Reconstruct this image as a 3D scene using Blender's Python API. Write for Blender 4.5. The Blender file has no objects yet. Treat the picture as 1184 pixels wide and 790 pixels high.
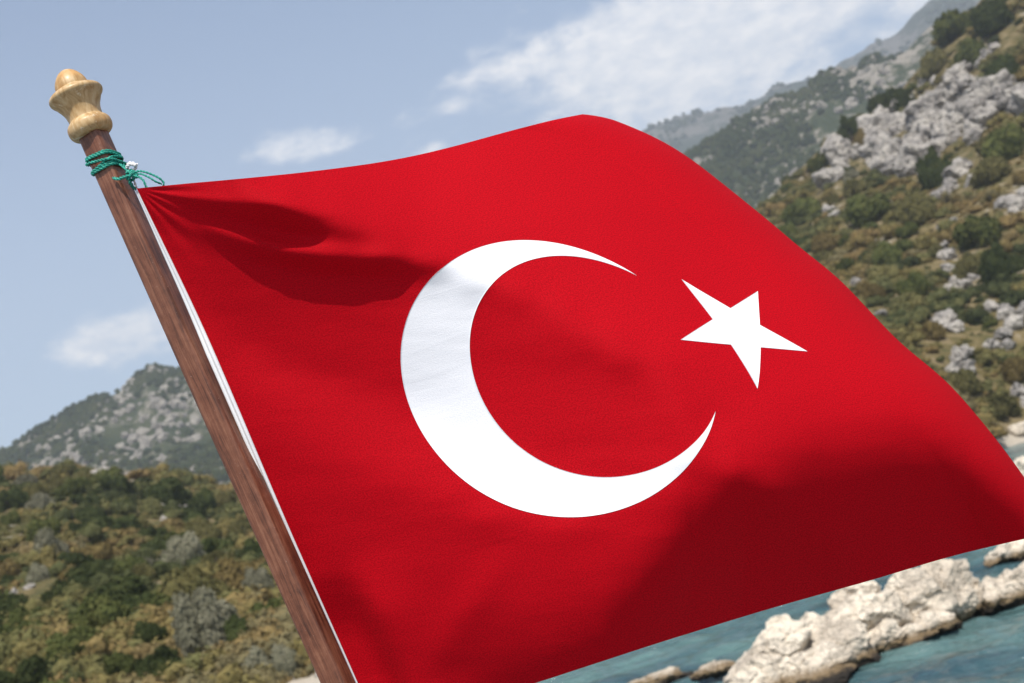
import bpy, bmesh, math, random
import numpy as np
from mathutils import Vector, noise as mn

rad = math.radians
scene = bpy.context.scene
# ------------------------------------------------------------------ camera
CAM_H = 2.8
FPX = 1626.0                      # focal length in pixels of the 1184 px wide photograph
HAZE = 0.00027                    # density of the air
PITCH, ROLL = rad(8.1), rad(16.0)
_F = np.array([0, math.cos(PITCH), math.sin(PITCH)])
_R0 = np.array([1.0, 0, 0]); _U0 = np.array([0, -math.sin(PITCH), math.cos(PITCH)])
_R = math.cos(ROLL) * _R0 - math.sin(ROLL) * _U0
_U = math.sin(ROLL) * _R0 + math.cos(ROLL) * _U0
CAM = np.array([0, 0, CAM_H])
cd = bpy.data.cameras.new('camera')
cam = bpy.data.objects.new('camera', cd); scene.collection.objects.link(cam)
from mathutils import Matrix
cam.matrix_world = Matrix(((_R[0], _U[0], -_F[0], CAM[0]), (_R[1], _U[1], -_F[1], CAM[1]), (_R[2], _U[2], -_F[2], CAM[2]), (0, 0, 0, 1)))
cd.sensor_width = 36; cd.lens = 36 * FPX / 1184
cd.clip_start = 0.05; cd.clip_end = 60000
cd.dof.use_dof = True; cd.dof.focus_distance = 1.63
cd.dof.aperture_fstop = (cd.lens / 1000) / 0.0046
scene.camera = cam

# ------------------------------------------------------------------ sun and sky
SUN_EL, SUN_AZ = rad(57.0), rad(186.0)       # azimuth clockwise from +Y: behind the camera, a little to its left
S = Vector((math.sin(SUN_AZ) * math.cos(SUN_EL), math.cos(SUN_AZ) * math.cos(SUN_EL), math.sin(SUN_EL)))
sl = bpy.data.lights.new('sun', 'SUN'); sl.energy = 4.0; sl.angle = rad(0.53); sl.color = (1.0, 0.955, 0.89)
so = bpy.data.objects.new('sun', sl); scene.collection.objects.link(so)
so.rotation_euler = S.to_track_quat('Z', 'Y').to_euler(); so.location = (0, 0, 50)
scene.view_settings.view_transform = 'Standard'; scene.view_settings.look = 'None'
scene.view_settings.exposure = 0.45; scene.view_settings.gamma = 1.0
scene.view_settings.use_curve_mapping = False
scene.cycles.max_bounces = 6; scene.cycles.volume_bounces = 1
scene.cycles.transparent_max_bounces = 8

def ray(x, y):
    return _F + (x - 592) / FPX * _R + (395 - y) / FPX * _U
def at(x, y, depth):
    return CAM + depth * ray(x, y)
def azel(x, y):
    d = ray(x, y); d = d / np.linalg.norm(d)
    return math.degrees(math.atan2(d[0], d[1])), math.degrees(math.asin(d[2]))

class NT:
    """small helper for node trees"""
    def __init__(s, tree): s.t = tree; s.n = tree.nodes; s.l = tree.links
    def new(s, typ, **kw):
        n = s.n.new(typ)
        for k, v in kw.items():
            if k == 'inp':
                for i, val in v.items():
                    if isinstance(val, bpy.types.NodeSocket): s.l.new(val, n.inputs[i])
                    else: n.inputs[i].default_value = val
            else: setattr(n, k, v)
        return n
    def math(s, op, a, b=0.0, c=0.0, clamp=False):
        n = s.new('ShaderNodeMath', operation=op, inp={0: a, 1: b, 2: c}); n.use_clamp = clamp
        return n.outputs[0]
    def noise(s, vec, scale, detail=4, rough=0.55, dist=0.0):
        n = s.new('ShaderNodeTexNoise', inp={'Vector': vec, 'Scale': scale, 'Detail': detail, 'Roughness': rough, 'Distortion': dist})
        return n.outputs[0]
    def ramp(s, fac, stops, interp='LINEAR'):
        n = s.new('ShaderNodeValToRGB', inp={0: fac}); n.color_ramp.interpolation = interp
        e = n.color_ramp.elements
        while len(e) < len(stops): e.new(0.5)
        for q, (p, c) in zip(e, stops):
            q.position = p; q.color = (c[0], c[1], c[2], 1) if not isinstance(c, (int, float)) else (c, c, c, 1)
        return n.outputs[0]
    def mix(s, fac, a, b, mode='MIX'):
        n = s.new('ShaderNodeMix', data_type='RGBA', blend_type=mode, inp={0: fac})
        for i, val in ((6, a), (7, b)):
            if isinstance(val, bpy.types.NodeSocket): s.l.new(val, n.inputs[i])
            else: n.inputs[i].default_value = (val[0], val[1], val[2], 1)
        return n.outputs[2]
    def maprange(s, v, a, b, c=0.0, d=1.0, smooth=True):
        n = s.new('ShaderNodeMapRange', interpolation_type='SMOOTHSTEP' if smooth else 'LINEAR', inp={0: v, 1: a, 2: b, 3: c, 4: d})
        return n.outputs[0]

world = bpy.data.worlds.new('World'); scene.world = world; world.use_nodes = True
w = NT(world.node_tree); w.n.clear()
sky = w.new('ShaderNodeTexSky', sky_type='NISHITA', sun_disc=False, sun_elevation=SUN_EL, sun_rotation=SUN_AZ,
            altitude=0.0, air_density=1.0, dust_density=1.2, ozone_density=2.0)
tc = w.new('ShaderNodeTexCoord').outputs['Generated']
sep = w.new('ShaderNodeSeparateXYZ', inp={0: tc})
AZ = w.math('ARCTAN2', sep.outputs[0], sep.outputs[1]); EL = w.math('ARCSINE', sep.outputs[2])
# clouds: thin cumulus banks, noise in azimuth / elevation, each bank an ellipse of the sky
cvec = w.new('ShaderNodeCombineXYZ', inp={0: w.math('MULTIPLY', AZ, 1.0), 1: w.math('MULTIPLY', EL, 1.9), 2: 0.3}).outputs[0]
n1 = w.noise(cvec, 14.0, 9, 0.58, 0.3)
n2 = w.noise(cvec, 46.0, 6, 0.6, 0.2)
def bank(az, el, sa, se, gain):
    a = w.math('DIVIDE', w.math('SUBTRACT', AZ, rad(az)), rad(sa)); e = w.math('DIVIDE', w.math('SUBTRACT', EL, rad(el)), rad(se))
    q = w.math('ADD', w.math('MULTIPLY', a, a), w.math('MULTIPLY', e, e))
    return w.math('MULTIPLY', w.math('EXPONENT', w.math('MULTIPLY', q, -1.0)), gain)
BANKS = [(-6.2, 17.9, 2.6, .62, .80), (-15.0, 12.3, 2.9, 1.3, 1.05), (-1.0, 16.4, 1.1, .4, .75), (12.0, 17.8, 9.5, 2.9, 1.6), (3.0, 17.8, 4.0, 1.2, .42),
         (20.0, 17.6, 9.0, 3.6, 1.2), (10.5, 14.5, 9.0, 2.2, .95), (-60, 20, 16, 5, .9), (55, 24, 18, 6, 1.0), (150, 22, 30, 7, .9)]
env = None
for b in BANKS:
    v = bank(*b); env = v if env is None else w.math('MAXIMUM', env, v)
nn = w.math('ADD', w.math('MULTIPLY', n1, 0.68), w.math('MULTIPLY', n2, 0.32))
dens = w.math('ADD', env, w.math('MULTIPLY', w.math('SUBTRACT', nn, 0.5), 2.6))
cm = w.maprange(dens, 0.28, 1.05)
cm = w.math('MULTIPLY', cm, 0.86)
veil = w.math('MULTIPLY', w.maprange(EL, rad(30), rad(4)), 0.38)
skyc = w.new('ShaderNodeVectorMath', operation='SCALE', inp={0: sky.outputs[0], 'Scale': 1.0}).outputs[0]
SKYCOL_NODE = skyc
hz = w.mix(veil, skyc, (5.4, 6.1, 7.0))
cloudcol = w.ramp(n2, [(0.35, (0.62, 0.64, 0.68)), (0.65, (0.90, 0.86, 0.82))])
cloudcol = w.new('ShaderNodeVectorMath', operation='SCALE', inp={0: cloudcol, 'Scale': 9.8}).outputs[0]
colr = w.mix(cm, hz, cloudcol)
bg = w.new('ShaderNodeBackground', inp={0: colr, 1: 0.107})
wo = w.new('ShaderNodeOutputWorld', inp={0: bg.outputs[0]})

# ------------------------------------------------------------------ helpers
def link(o, parent=None, **props):
    scene.collection.objects.link(o)
    if parent is not None: o.parent = parent
    for k, v in props.items(): o[k] = v
    return o
def empty(name, loc, label, cat, group=None):
    o = bpy.data.objects.new(name, None); o.location = loc; o.empty_display_size = 0.1
    link(o); o['label'] = label; o['category'] = cat
    if group: o['group'] = group
    return o
def mesh_np(name, V, faces, mat, smooth=True, parent=None, **props):
    """V (n,3) array in world space, faces (m,k) int array"""
    V = np.asarray(V, dtype=np.float64); faces = np.asarray(faces, dtype=np.int32)
    me = bpy.data.meshes.new(name)
    k = faces.shape[1]
    me.vertices.add(len(V)); me.vertices.foreach_set('co', V.astype(np.float32).ravel())
    me.loops.add(faces.size); me.loops.foreach_set('vertex_index', faces.ravel())
    me.polygons.add(len(faces)); me.polygons.foreach_set('loop_start', np.arange(0, faces.size, k, dtype=np.int32))
    me.polygons.foreach_set('use_smooth', np.full(len(faces), smooth))
    me.update(calc_edges=True); me.validate()
    me.materials.append(mat)
    o = bpy.data.objects.new(name, me); link(o, parent, **props)
    if parent is not None: o.matrix_parent_inverse = Matrix.Translation(-Vector(parent.location))
    return o
def grid_faces(nu, nv, wrap_u=False, wrap_v=False):
    i = np.arange(nu if wrap_u else nu - 1); j = np.arange(nv if wrap_v else nv - 1)
    I, J = np.meshgrid(i, j, indexing='ij')
    a = I * nv + J; b = ((I + 1) % nu) * nv + J; c = ((I + 1) % nu) * nv + (J + 1) % nv; d = I * nv + (J + 1) % nv
    return np.stack([a, b, c, d], -1).reshape(-1, 4)
def material(name):
    m = bpy.data.materials.new(name); m.use_nodes = True
    t = NT(m.node_tree); t.n.clear()
    out = t.new('ShaderNodeOutputMaterial')
    return m, t, out
def principled(t, out, **inp):
    b = t.new('ShaderNodeBsdfPrincipled', inp={k.replace('_', ' '): v for k, v in inp.items()})
    t.l.new(b.outputs[0], out.inputs[0]); return b
def bump(t, h, strength, dist):
    return t.new('ShaderNodeBump', inp={'Height': h, 'Strength': strength, 'Distance': dist}).outputs[0]

# vectorised gradient-free value noise
def _h(ix, iy, iz, seed):
    n = (ix.astype(np.int64) * 374761393 + iy.astype(np.int64) * 668265263 + iz.astype(np.int64) * 2147483647 + seed * 1274126177) & 0xFFFFFFFF
    n = ((n ^ (n >> 13)) * 1274126177) & 0xFFFFFFFF
    n = ((n ^ (n >> 15)) * 2246822519) & 0xFFFFFFFF
    return ((n ^ (n >> 16)) & 0xFFFF) / 65535.0
def vnoise(p, seed=0):
    p = np.asarray(p, float); i = np.floor(p).astype(np.int64); f = p - i; f = f * f * f * (f * (f * 6 - 15) + 10)
    r = 0
    for dx in (0, 1):
        wx = f[..., 0] if dx else 1 - f[..., 0]
        for dy in (0, 1):
            wy = f[..., 1] if dy else 1 - f[..., 1]
            for dz in (0, 1):
                wz = f[..., 2] if dz else 1 - f[..., 2]
                r = r + wx * wy * wz * _h(i[..., 0] + dx, i[..., 1] + dy, i[..., 2] + dz, seed)
    return r * 2 - 1
def fbm(p, octv=4, seed=0, rough=0.5):
    a, s, tot = 1.0, 0, 0; p = np.asarray(p, float)
    for o in range(octv):
        s = s + a * vnoise(p, seed + o); tot += a; a *= rough; p = p * 2.03 + 17.1
    return s / tot
def voro(p, seed=0):
    """F1 and F2 distances of a jittered cell noise, plus a random value of the nearest cell"""
    p = np.asarray(p, float); i = np.floor(p).astype(np.int64)
    f1 = np.full(p.shape[:-1], 9.0); f2 = np.full(p.shape[:-1], 9.0); rv = np.zeros(p.shape[:-1])
    for dx in (-1, 0, 1):
        for dy in (-1, 0, 1):
            for dz in (-1, 0, 1):
                c = i + np.array([dx, dy, dz])
                q = np.stack([_h(c[..., 0], c[..., 1], c[..., 2], seed + k) for k in (11, 12, 13)], -1)
                d = np.linalg.norm(c + q - p, axis=-1); r_ = _h(c[..., 0], c[..., 1], c[..., 2], seed + 14)
                near = d < f1
                f2 = np.where(near, f1, np.minimum(f2, d)); rv = np.where(near, r_, rv); f1 = np.where(near, d, f1)
    return f1, f2, rv

# ------------------------------------------------------------------ water
m_water, t, out = material('sea_water')
pos = t.new('ShaderNodeNewGeometry').outputs['Position']
mp = t.new('ShaderNodeMapping', inp={'Vector': pos, 'Scale': (1.0, 2.2, 1.0), 'Rotation': (0, 0, rad(8))}).outputs[0]
wn = t.noise(mp, 1.6, 6, 0.55, 0.6); wn2 = t.noise(mp, 7.0, 4, 0.5, 0.3)
hh = t.math('ADD', t.math('MULTIPLY', wn, 0.22), t.math('MULTIPLY', wn2, 0.05))
patch = t.noise(pos, 0.22, 3, 0.5)
wc = t.mix(t.maprange(patch, 0.35, 0.65), (0.032, 0.076, 0.090), (0.100, 0.180, 0.170))
principled(t, out, Base_Color=wc, Roughness=0.12, IOR=1.33, Specular_IOR_Level=0.5, Normal=bump(t, hh, 1.0, 1.3))
def water():
    rs = np.concatenate([np.linspace(6, 60, 420), np.geomspace(60.5, 30000, 120)])
    az = np.radians(np.linspace(-60, 60, 420))
    A, Rr = np.meshgrid(az, rs, indexing='ij')
    x = Rr * np.sin(A); y = Rr * np.cos(A)
    p = np.stack([x * 0.9 + 0.12 * y, y * 2.2, 0 * x], -1)
    z = 0.17 * fbm(p, 4, 5) * np.clip((120 - Rr) / 60, 0, 1)
    x2 = np.stack([x, y, z], -1).reshape(-1, 3)
    mesh_np('water', x2, grid_faces(len(az), len(rs))[:, ::-1], m_water, kind='structure')
water()

# ------------------------------------------------------------------ terrain profiles (azimuth in degrees from +Y, metres)
T_AZ  = [-60, -30, -20.8, -18.9, -16.8, -14.6, -12.7, -8, -2, 4, 11.1, 13.3, 14.3, 16.3, 18, 20.1, 21, 24, 30, 45, 60]
T_EL  = [7.0, 8.2, 7.85, 7.55, 6.85, 6.1, 5.35, 4.6, 5.2, 8.0, 10.3, 11.1, 11.6, 12.35, 12.9, 14.1, 14.6, 15.8, 16.5, 15, 12]
S_AZ  = [-60, -22, -11, -3, 4, 10, 17.6, 24, 40, 60]
S_R   = [60, 42, 38, 46, 62, 84, 112, 122, 110, 90]
C_R   = [190, 184, 180, 195, 225, 255, 285, 300, 300, 280]
def near_h(az, r, detail=True):
    rs = np.interp(az, S_AZ, S_R); rc = np.interp(az, S_AZ, C_R)
    hc = CAM_H + rc * np.tan(np.radians(np.interp(az, T_AZ, T_EL)))
    t = (r - rs) / (rc - rs)
    up = np.where(t < 0, t * 25, hc * (0.06 * np.clip(t * 14, 0, 1) + 0.94 * np.clip(t, 0, 1) ** 1.02))
    down = hc * (1 - 0.45 * np.clip((r - rc) / 220, 0, 1)) - 0.06 * np.clip(r - rc - 220, 0, 400)
    h = np.where(t < 1, up, down)
    a = np.radians(az); p = np.stack([r * np.sin(a), r * np.cos(a), 0 * r], -1)
    amp = np.clip(t * 4, 0.0, 1)
    h = h + amp * (2.2 * fbm(p / 38, 3, 21) + (0.7 * fbm(p / 7, 3, 31) if detail else 0))
    return h
_RS = np.geomspace(36, 330, 420)
def hit_ae(az, el):
    """nearest point of the hillside in a direction (arrays of degrees)"""
    az = np.atleast_1d(np.asarray(az, float)); el = np.atleast_1d(np.asarray(el, float))
    A = np.repeat(az[:, None], len(_RS), 1); Rr = np.repeat(_RS[None], len(az), 0)
    h = near_h(A, Rr, False); e = np.degrees(np.arctan2(h - CAM_H, Rr))
    ok = (e >= el[:, None]) & (h > 0.1)
    k = ok.argmax(1); r = _RS[k]
    z = near_h(az, r)
    a = np.radians(az)
    return np.stack([r * np.sin(a), r * np.cos(a), z], -1), ok.any(1)
def hit_px(x, y):
    az, el = azel(x, y)
    p, ok = hit_ae(az, el)
    return p[0], bool(ok[0])

# ------------------------------------------------------------------ hillside materials
def rock_material(name, light, dark, wet=False, scale=1.0):
    m, t, out = material(name)
    pos = t.new('ShaderNodeNewGeometry').outputs['Position']
    n1 = t.noise(pos, 0.9 * scale, 6, 0.62); n2 = t.noise(pos, 5.5 * scale, 5, 0.65); n3 = t.noise(pos, 26 * scale, 4, 0.6)
    c = t.mix(t.maprange(n1, 0.38, 0.62), dark, light)
    c = t.mix(t.maprange(n2, 0.52, 0.70, 0, 0.55), c, tuple(0.45 * q for q in dark))
    v = t.new('ShaderNodeTexVoronoi', feature='DISTANCE_TO_EDGE', inp={'Vector': pos, 'Scale': 2.2 * scale}).outputs[0]
    ed = t.new('ShaderNodeTexVoronoi', feature='DISTANCE_TO_EDGE', inp={'Vector': t.new('ShaderNodeVectorMath', operation='ADD', inp={0: pos, 1: t.new('ShaderNodeTexNoise', inp={'Vector': pos, 'Scale': 2.5 * scale, 'Detail': 4}).outputs[1]}).outputs[0], 'Scale': 0.9 * scale}).outputs[0]
    c = t.mix(t.maprange(ed, 0.04, 0.0, 0, 0.4), c, tuple(0.3 * q for q in dark))
    if wet:
        z = t.new('ShaderNodeSeparateXYZ', inp={0: pos}).outputs[2]
        zz = t.math('ADD', z, t.math('MULTIPLY', t.math('SUBTRACT', n2, 0.5), 0.22))
        c = t.mix(t.maprange(zz, 0.30, 0.16), c, (0.22, 0.155, 0.085))
        c = t.mix(t.maprange(zz, 0.17, 0.10), c, (0.03, 0.025, 0.02))
    hgt = t.math('ADD', t.math('ADD', t.math('MULTIPLY', n2, 0.5), t.math('MULTIPLY', n3, 0.2)), t.math('ADD', t.math('MULTIPLY', t.math('MINIMUM', v, 0.12), 1.2), t.math('MULTIPLY', t.math('MINIMUM', ed, 0.10), 2.2)))
    principled(t, out, Base_Color=c, Roughness=0.92, Specular_IOR_Level=0.2, Normal=bump(t, hgt, 0.9, 0.25 / scale))
    return m
m_lime = rock_material('grey_limestone', (0.46, 0.42, 0.365), (0.24, 0.22, 0.20), scale=0.55)
m_shore = rock_material('cream_shore_limestone', (0.80, 0.70, 0.56), (0.56, 0.48, 0.38), wet=True, scale=1.6)

def foliage_material(name, cols, scale=1.0):
    m, t, out = material(name)
    g = t.new('ShaderNodeNewGeometry'); pos = g.outputs['Position']
    rnd = t.new('ShaderNodeObjectInfo').outputs['Random']
    n1 = t.noise(pos, 0.9 * scale, 3, 0.6); n2 = t.noise(pos, 5.0 * scale, 2, 0.6)
    f = t.math('ADD', t.math('MULTIPLY', n1, 0.65), t.math('MULTIPLY', n2, 0.35))
    c = t.ramp(f, [(0.36, cols[0]), (0.50, cols[1]), (0.64, cols[2])])
    k = t.math('ADD', 0.78, t.math('MULTIPLY', rnd, 0.44))
    c = t.new('ShaderNodeVectorMath', operation='SCALE', inp={0: c, 'Scale': k}).outputs[0]
    d = t.new('ShaderNodeBsdfDiffuse', inp={0: c, 1: 0.5}); tr = t.new('ShaderNodeBsdfTranslucent', inp={0: c})
    mx = t.new('ShaderNodeMixShader', inp={0: 0.22, 1: d.outputs[0], 2: tr.outputs[0]})
    t.l.new(mx.outputs[0], out.inputs[0]); return m
FOL = {
 'dark': foliage_material('dark_green_foliage', [(.036, .046, .017), (.058, .072, .026), (.095, .105, .038)]),
 'green': foliage_material('mid_green_foliage', [(.058, .070, .024), (.100, .112, .036), (.155, .155, .052)]),
 'olive': foliage_material('olive_brown_foliage', [(.085, .080, .032), (.135, .122, .048), (.185, .160, .064)]),
 'ochre': foliage_material('ochre_dry_foliage', [(.120, .090, .036), (.180, .135, .052), (.235, .175, .075)]),
 'grey': foliage_material('grey_green_foliage', [(.135, .132, .085), (.205, .195, .130), (.29, .272, .188)]),
}
m_scrub, t, out = material('mixed_dry_scrub')
pos = t.new('ShaderNodeNewGeometry').outputs['Position']
tone = t.new('ShaderNodeAttribute', attribute_name='tone').outputs['Fac']
n3 = t.noise(pos, 2.5, 2, 0.6)
f = t.math('ADD', t.math('MULTIPLY', tone, 0.8), t.math('MULTIPLY', n3, 0.2))
c = t.ramp(f, [(0.08, (.052, .061, .027)), (0.26, (.098, .104, .043)), (0.44, (.160, .150, .060)), (0.60, (.205, .168, .064)), (0.76, (.255, .180, .076)), (0.92, (.185, .160, .082))])
d = t.new('ShaderNodeBsdfDiffuse', inp={0: c, 1: 0.5}); tr = t.new('ShaderNodeBsdfTranslucent', inp={0: c})
t.l.new(t.new('ShaderNodeMixShader', inp={0: 0.2, 1: d.outputs[0], 2: tr.outputs[0]}).outputs[0], out.inputs[0])
m_bark, t, out = material('grey_brown_bark')
principled(t, out, Base_Color=(.10, .075, .055, 1), Roughness=0.9)

m_hill, t, out = material('dry_hillside_ground')
pos = t.new('ShaderNodeNewGeometry').outputs['Position']
n1 = t.noise(pos, 0.09, 4, 0.6); n2 = t.noise(pos, 0.6, 5, 0.6); n3 = t.noise(pos, 4.0, 4, 0.6)
c = t.ramp(n2, [(0.38, (.075, .070, .028)), (0.5, (.135, .105, .045)), (0.62, (.20, .155, .085))])
rk = t.maprange(t.math('ADD', t.math('MULTIPLY', n1, 0.5), t.math('MULTIPLY', n2, 0.5)), 0.56, 0.62)
c = t.mix(rk, c, (.34, .31, .26))
z = t.new('ShaderNodeSeparateXYZ', inp={0: pos}).outputs[2]
c = t.mix(t.maprange(t.math('ADD', z, t.math('MULTIPLY', n2, 1.2)), 2.4, 1.2), c, (.40, .35, .28))
principled(t, out, Base_Color=c, Roughness=0.95, Specular_IOR_Level=0.1, Normal=bump(t, t.math('ADD', n2, t.math('MULTIPLY', n3, 0.3)), 0.8, 0.5))

def hillside():
    az = np.linspace(-60, 60, 1100); r = np.concatenate([np.linspace(34, 330, 330), np.linspace(335, 520, 24)])
    A, Rr = np.meshgrid(az, r, indexing='ij'); h = near_h(A, Rr)
    a = np.radians(A)
    mesh_np('hillside', np.stack([Rr * np.sin(a), Rr * np.cos(a), h], -1).reshape(-1, 3), grid_faces(len(az), len(r))[:, ::-1], m_hill, kind='structure')
hillside()

# ------------------------------------------------------------------ mountains behind
def mountain_material(name, g1, g2, rk, sc):
    m, t, out = material(name)
    pos = t.new('ShaderNodeNewGeometry').outputs['Position']
    a = t.noise(pos, 0.010 * sc, 5, 0.62, 0.4); b = t.noise(pos, 0.05 * sc, 7, 0.72); c_ = t.noise(pos, 0.22 * sc, 4, 0.7)
    g = t.mix(t.maprange(b, 0.4, 0.6), g1, g2)
    f = t.math('ADD', t.math('ADD', t.math('MULTIPLY', a, 0.35), t.math('MULTIPLY', b, 0.4)), t.math('MULTIPLY', c_, 0.25))
    c = t.mix(t.maprange(f, 0.50, 0.55), g, rk)
    principled(t, out, Base_Color=c, Roughness=0.95, Specular_IOR_Level=0.1, Normal=bump(t, t.math('ADD', b, c_), 1.0, 6 / sc))
    return m
m_mtn = mountain_material('rocky_mountain_slope', (.045, .060, .026), (.075, .085, .038), (.36, .32, .265), 1.0)
m_far = mountain_material('distant_mountain_slope', (.035, .048, .024), (.055, .066, .035), (.17, .155, .13), 0.6)
M_AZ = [-60, -35, -20.6, -19.5, -18.6, -17.4, -16.2, -15.4, -14.5, -13.5, -10, -5, 0, 5, 9.3, 13.1, 15.3, 17.2, 18.5, 19.7, 20.5, 26, 40, 60]
M_EL = [6.5, 8.0, 8.85, 9.15, 9.6, 10.0, 10.15, 10.4, 10.85, 10.8, 10.9, 10.3, 10.6, 12.4, 13.35, 14.15, 14.4, 14.3, 14.2, 14.7, 14.8, 15.5, 14, 11]
def mtn_h(az, r):
    hc = CAM_H + 880 * np.tan(np.radians(np.interp(az, M_AZ, M_EL)))
    t = (r - 430) / (880 - 430)
    h = np.where(t < 1, hc * np.clip(t, -0.2, 1) ** 1.0 if False else hc * np.where(t < 0, t, np.clip(t, 0, 1) ** 1.15), hc * (1 - 0.5 * np.clip((r - 880) / 500, 0, 1)))
    a = np.radians(az); p = np.stack([r * np.sin(a), r * np.cos(a), 0 * r], -1)
    rid = 1 - np.abs(fbm(p / 95, 4, 77)) * 2
    return h + np.clip(t * 3, 0, 1) * (13 * (rid - 0.75) * np.clip(1.6 - t, 0.25, 1) + 7 * fbm(p / 28, 3, 78))
F_AZ = [-60, -30, -10, 0, 7.6, 9.0, 10.8, 12.2, 13.3, 14.9, 16.5, 17.4, 18.5, 19.9, 26, 60]
F_EL = [4, 5.5, 7.0, 13.5, 14.85, 14.8, 14.65, 14.7, 15.05, 14.95, 14.95, 15.1, 15.15, 15.6, 16.2, 13]
def far_h(az, r):
    hc = CAM_H + 2300 * np.tan(np.radians(np.interp(az, F_AZ, F_EL)))
    t = (r - 1300) / 1000
    h = np.where(t < 1, hc * np.where(t < 0, t, np.clip(t, 0, 1) ** 1.1), hc * (1 - 0.5 * np.clip((r - 2300) / 900, 0, 1)))
    a = np.radians(az); p = np.stack([r * np.sin(a), r * np.cos(a), 0 * r], -1)
    rid = 1 - np.abs(fbm(p / 260, 5, 87)) * 2
    return h + np.clip(t * 3, 0, 1) * (34 * (rid - 0.75) * np.clip(1.5 - t, 0.2, 1) + 12 * fbm(p / 60, 3, 88))
def polar(name, fn, r0, r1, nr, naz, mat):
    az = np.linspace(-60, 60, naz); r = np.linspace(r0, r1, nr)
    A, Rr = np.meshgrid(az, r, indexing='ij'); h = fn(A, Rr); a = np.radians(A)
    mesh_np(name, np.stack([Rr * np.sin(a), Rr * np.cos(a), h], -1).reshape(-1, 3), grid_faces(naz, nr)[:, ::-1], mat, kind='structure')
polar('mountain', mtn_h, 440, 1350, 200, 1100, m_mtn)
polar('far_mountain', far_h, 1350, 3100, 130, 700, m_far)

# ------------------------------------------------------------------ foliage
def ico(sub):
    bm = bmesh.new(); bmesh.ops.create_icosphere(bm, subdivisions=sub, radius=1.0)
    v = np.array([q.co[:] for q in bm.verts]); f = np.array([[q.index for q in p.verts] for p in bm.faces]); bm.free(); return v, f
ICO = {k: ico(k) for k in (1, 2, 3, 4, 5)}

def far_woods(name, fn, n, r0, r1, size, seed, mat, thr=-0.06):
    """dots of trees on a slope, one mass; thinner where the rock shows"""
    rg = np.random.default_rng(seed)
    az = rg.uniform(-38, 38, n); r = rg.uniform(r0, r1, n)
    a = np.radians(az); p = np.stack([r * np.sin(a), r * np.cos(a), 0 * r], -1)
    keep = fbm(p / 55, 3, seed) + rg.normal(0, 0.13, n) > thr
    p[:, 2] = fn(az, r); p = p[keep]; n = len(p)
    v, f = ICO[1]
    sz = size * rg.uniform(0.6, 1.35, n)
    V = v[None] * sz[:, None, None] * rg.uniform(0.75, 1.25, (n, 1, 3)) * rg.uniform(0.75, 1.2, (n, len(v), 1)) + p[:, None] + np.array([0, 0, 0.35]) * sz[:, None, None]
    Fc = f[None] + (np.arange(n) * len(v))[:, None, None]
    mesh_np(name, V.reshape(-1, 3), Fc.reshape(-1, 3), mat, smooth=False, kind='stuff')
m_wood = foliage_material('far_evergreen_foliage', [(.028, .040, .016), (.048, .062, .024), (.085, .09, .038)], 0.05)
far_woods('mountain_woods', mtn_h, 60000, 480, 930, 2.1, 5, m_wood, -0.2)
far_woods('far_mountain_woods', far_h, 24000, 1400, 2350, 4.5, 6, m_wood, -0.1)

def far_rocks(name, fn, n, r0, r1, size, seed, mat):
    rg = np.random.default_rng(seed)
    az = rg.uniform(-38, 38, n); r = rg.uniform(r0, r1, n)
    a = np.radians(az); p = np.stack([r * np.sin(a), r * np.cos(a), 0 * r], -1)
    keep = fbm(p / np.array([38, 60, 40]), 4, seed) + rg.normal(0, 0.10, n) > 0.24
    p[:, 2] = fn(az, r); p = p[keep]; n = len(p); v, f = ICO[2]
    sz = size * rg.uniform(0.5, 1.5, n)
    V = v[None] * sz[:, None, None] * rg.uniform(0.7, 1.3, (n, 1, 3)) * rg.uniform(0.7, 1.25, (n, len(v), 1)) + p[:, None]
    mesh_np(name, V.reshape(-1, 3), (f[None] + (np.arange(n) * len(v))[:, None, None]).reshape(-1, 3), mat, smooth=False, kind='stuff')
m_crag = rock_material('mountain_limestone', (0.38, 0.345, 0.29), (0.24, 0.215, 0.185), scale=0.2)
far_rocks('mountain_rocks', mtn_h, 26000, 470, 930, 2.2, 15, m_crag)
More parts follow.
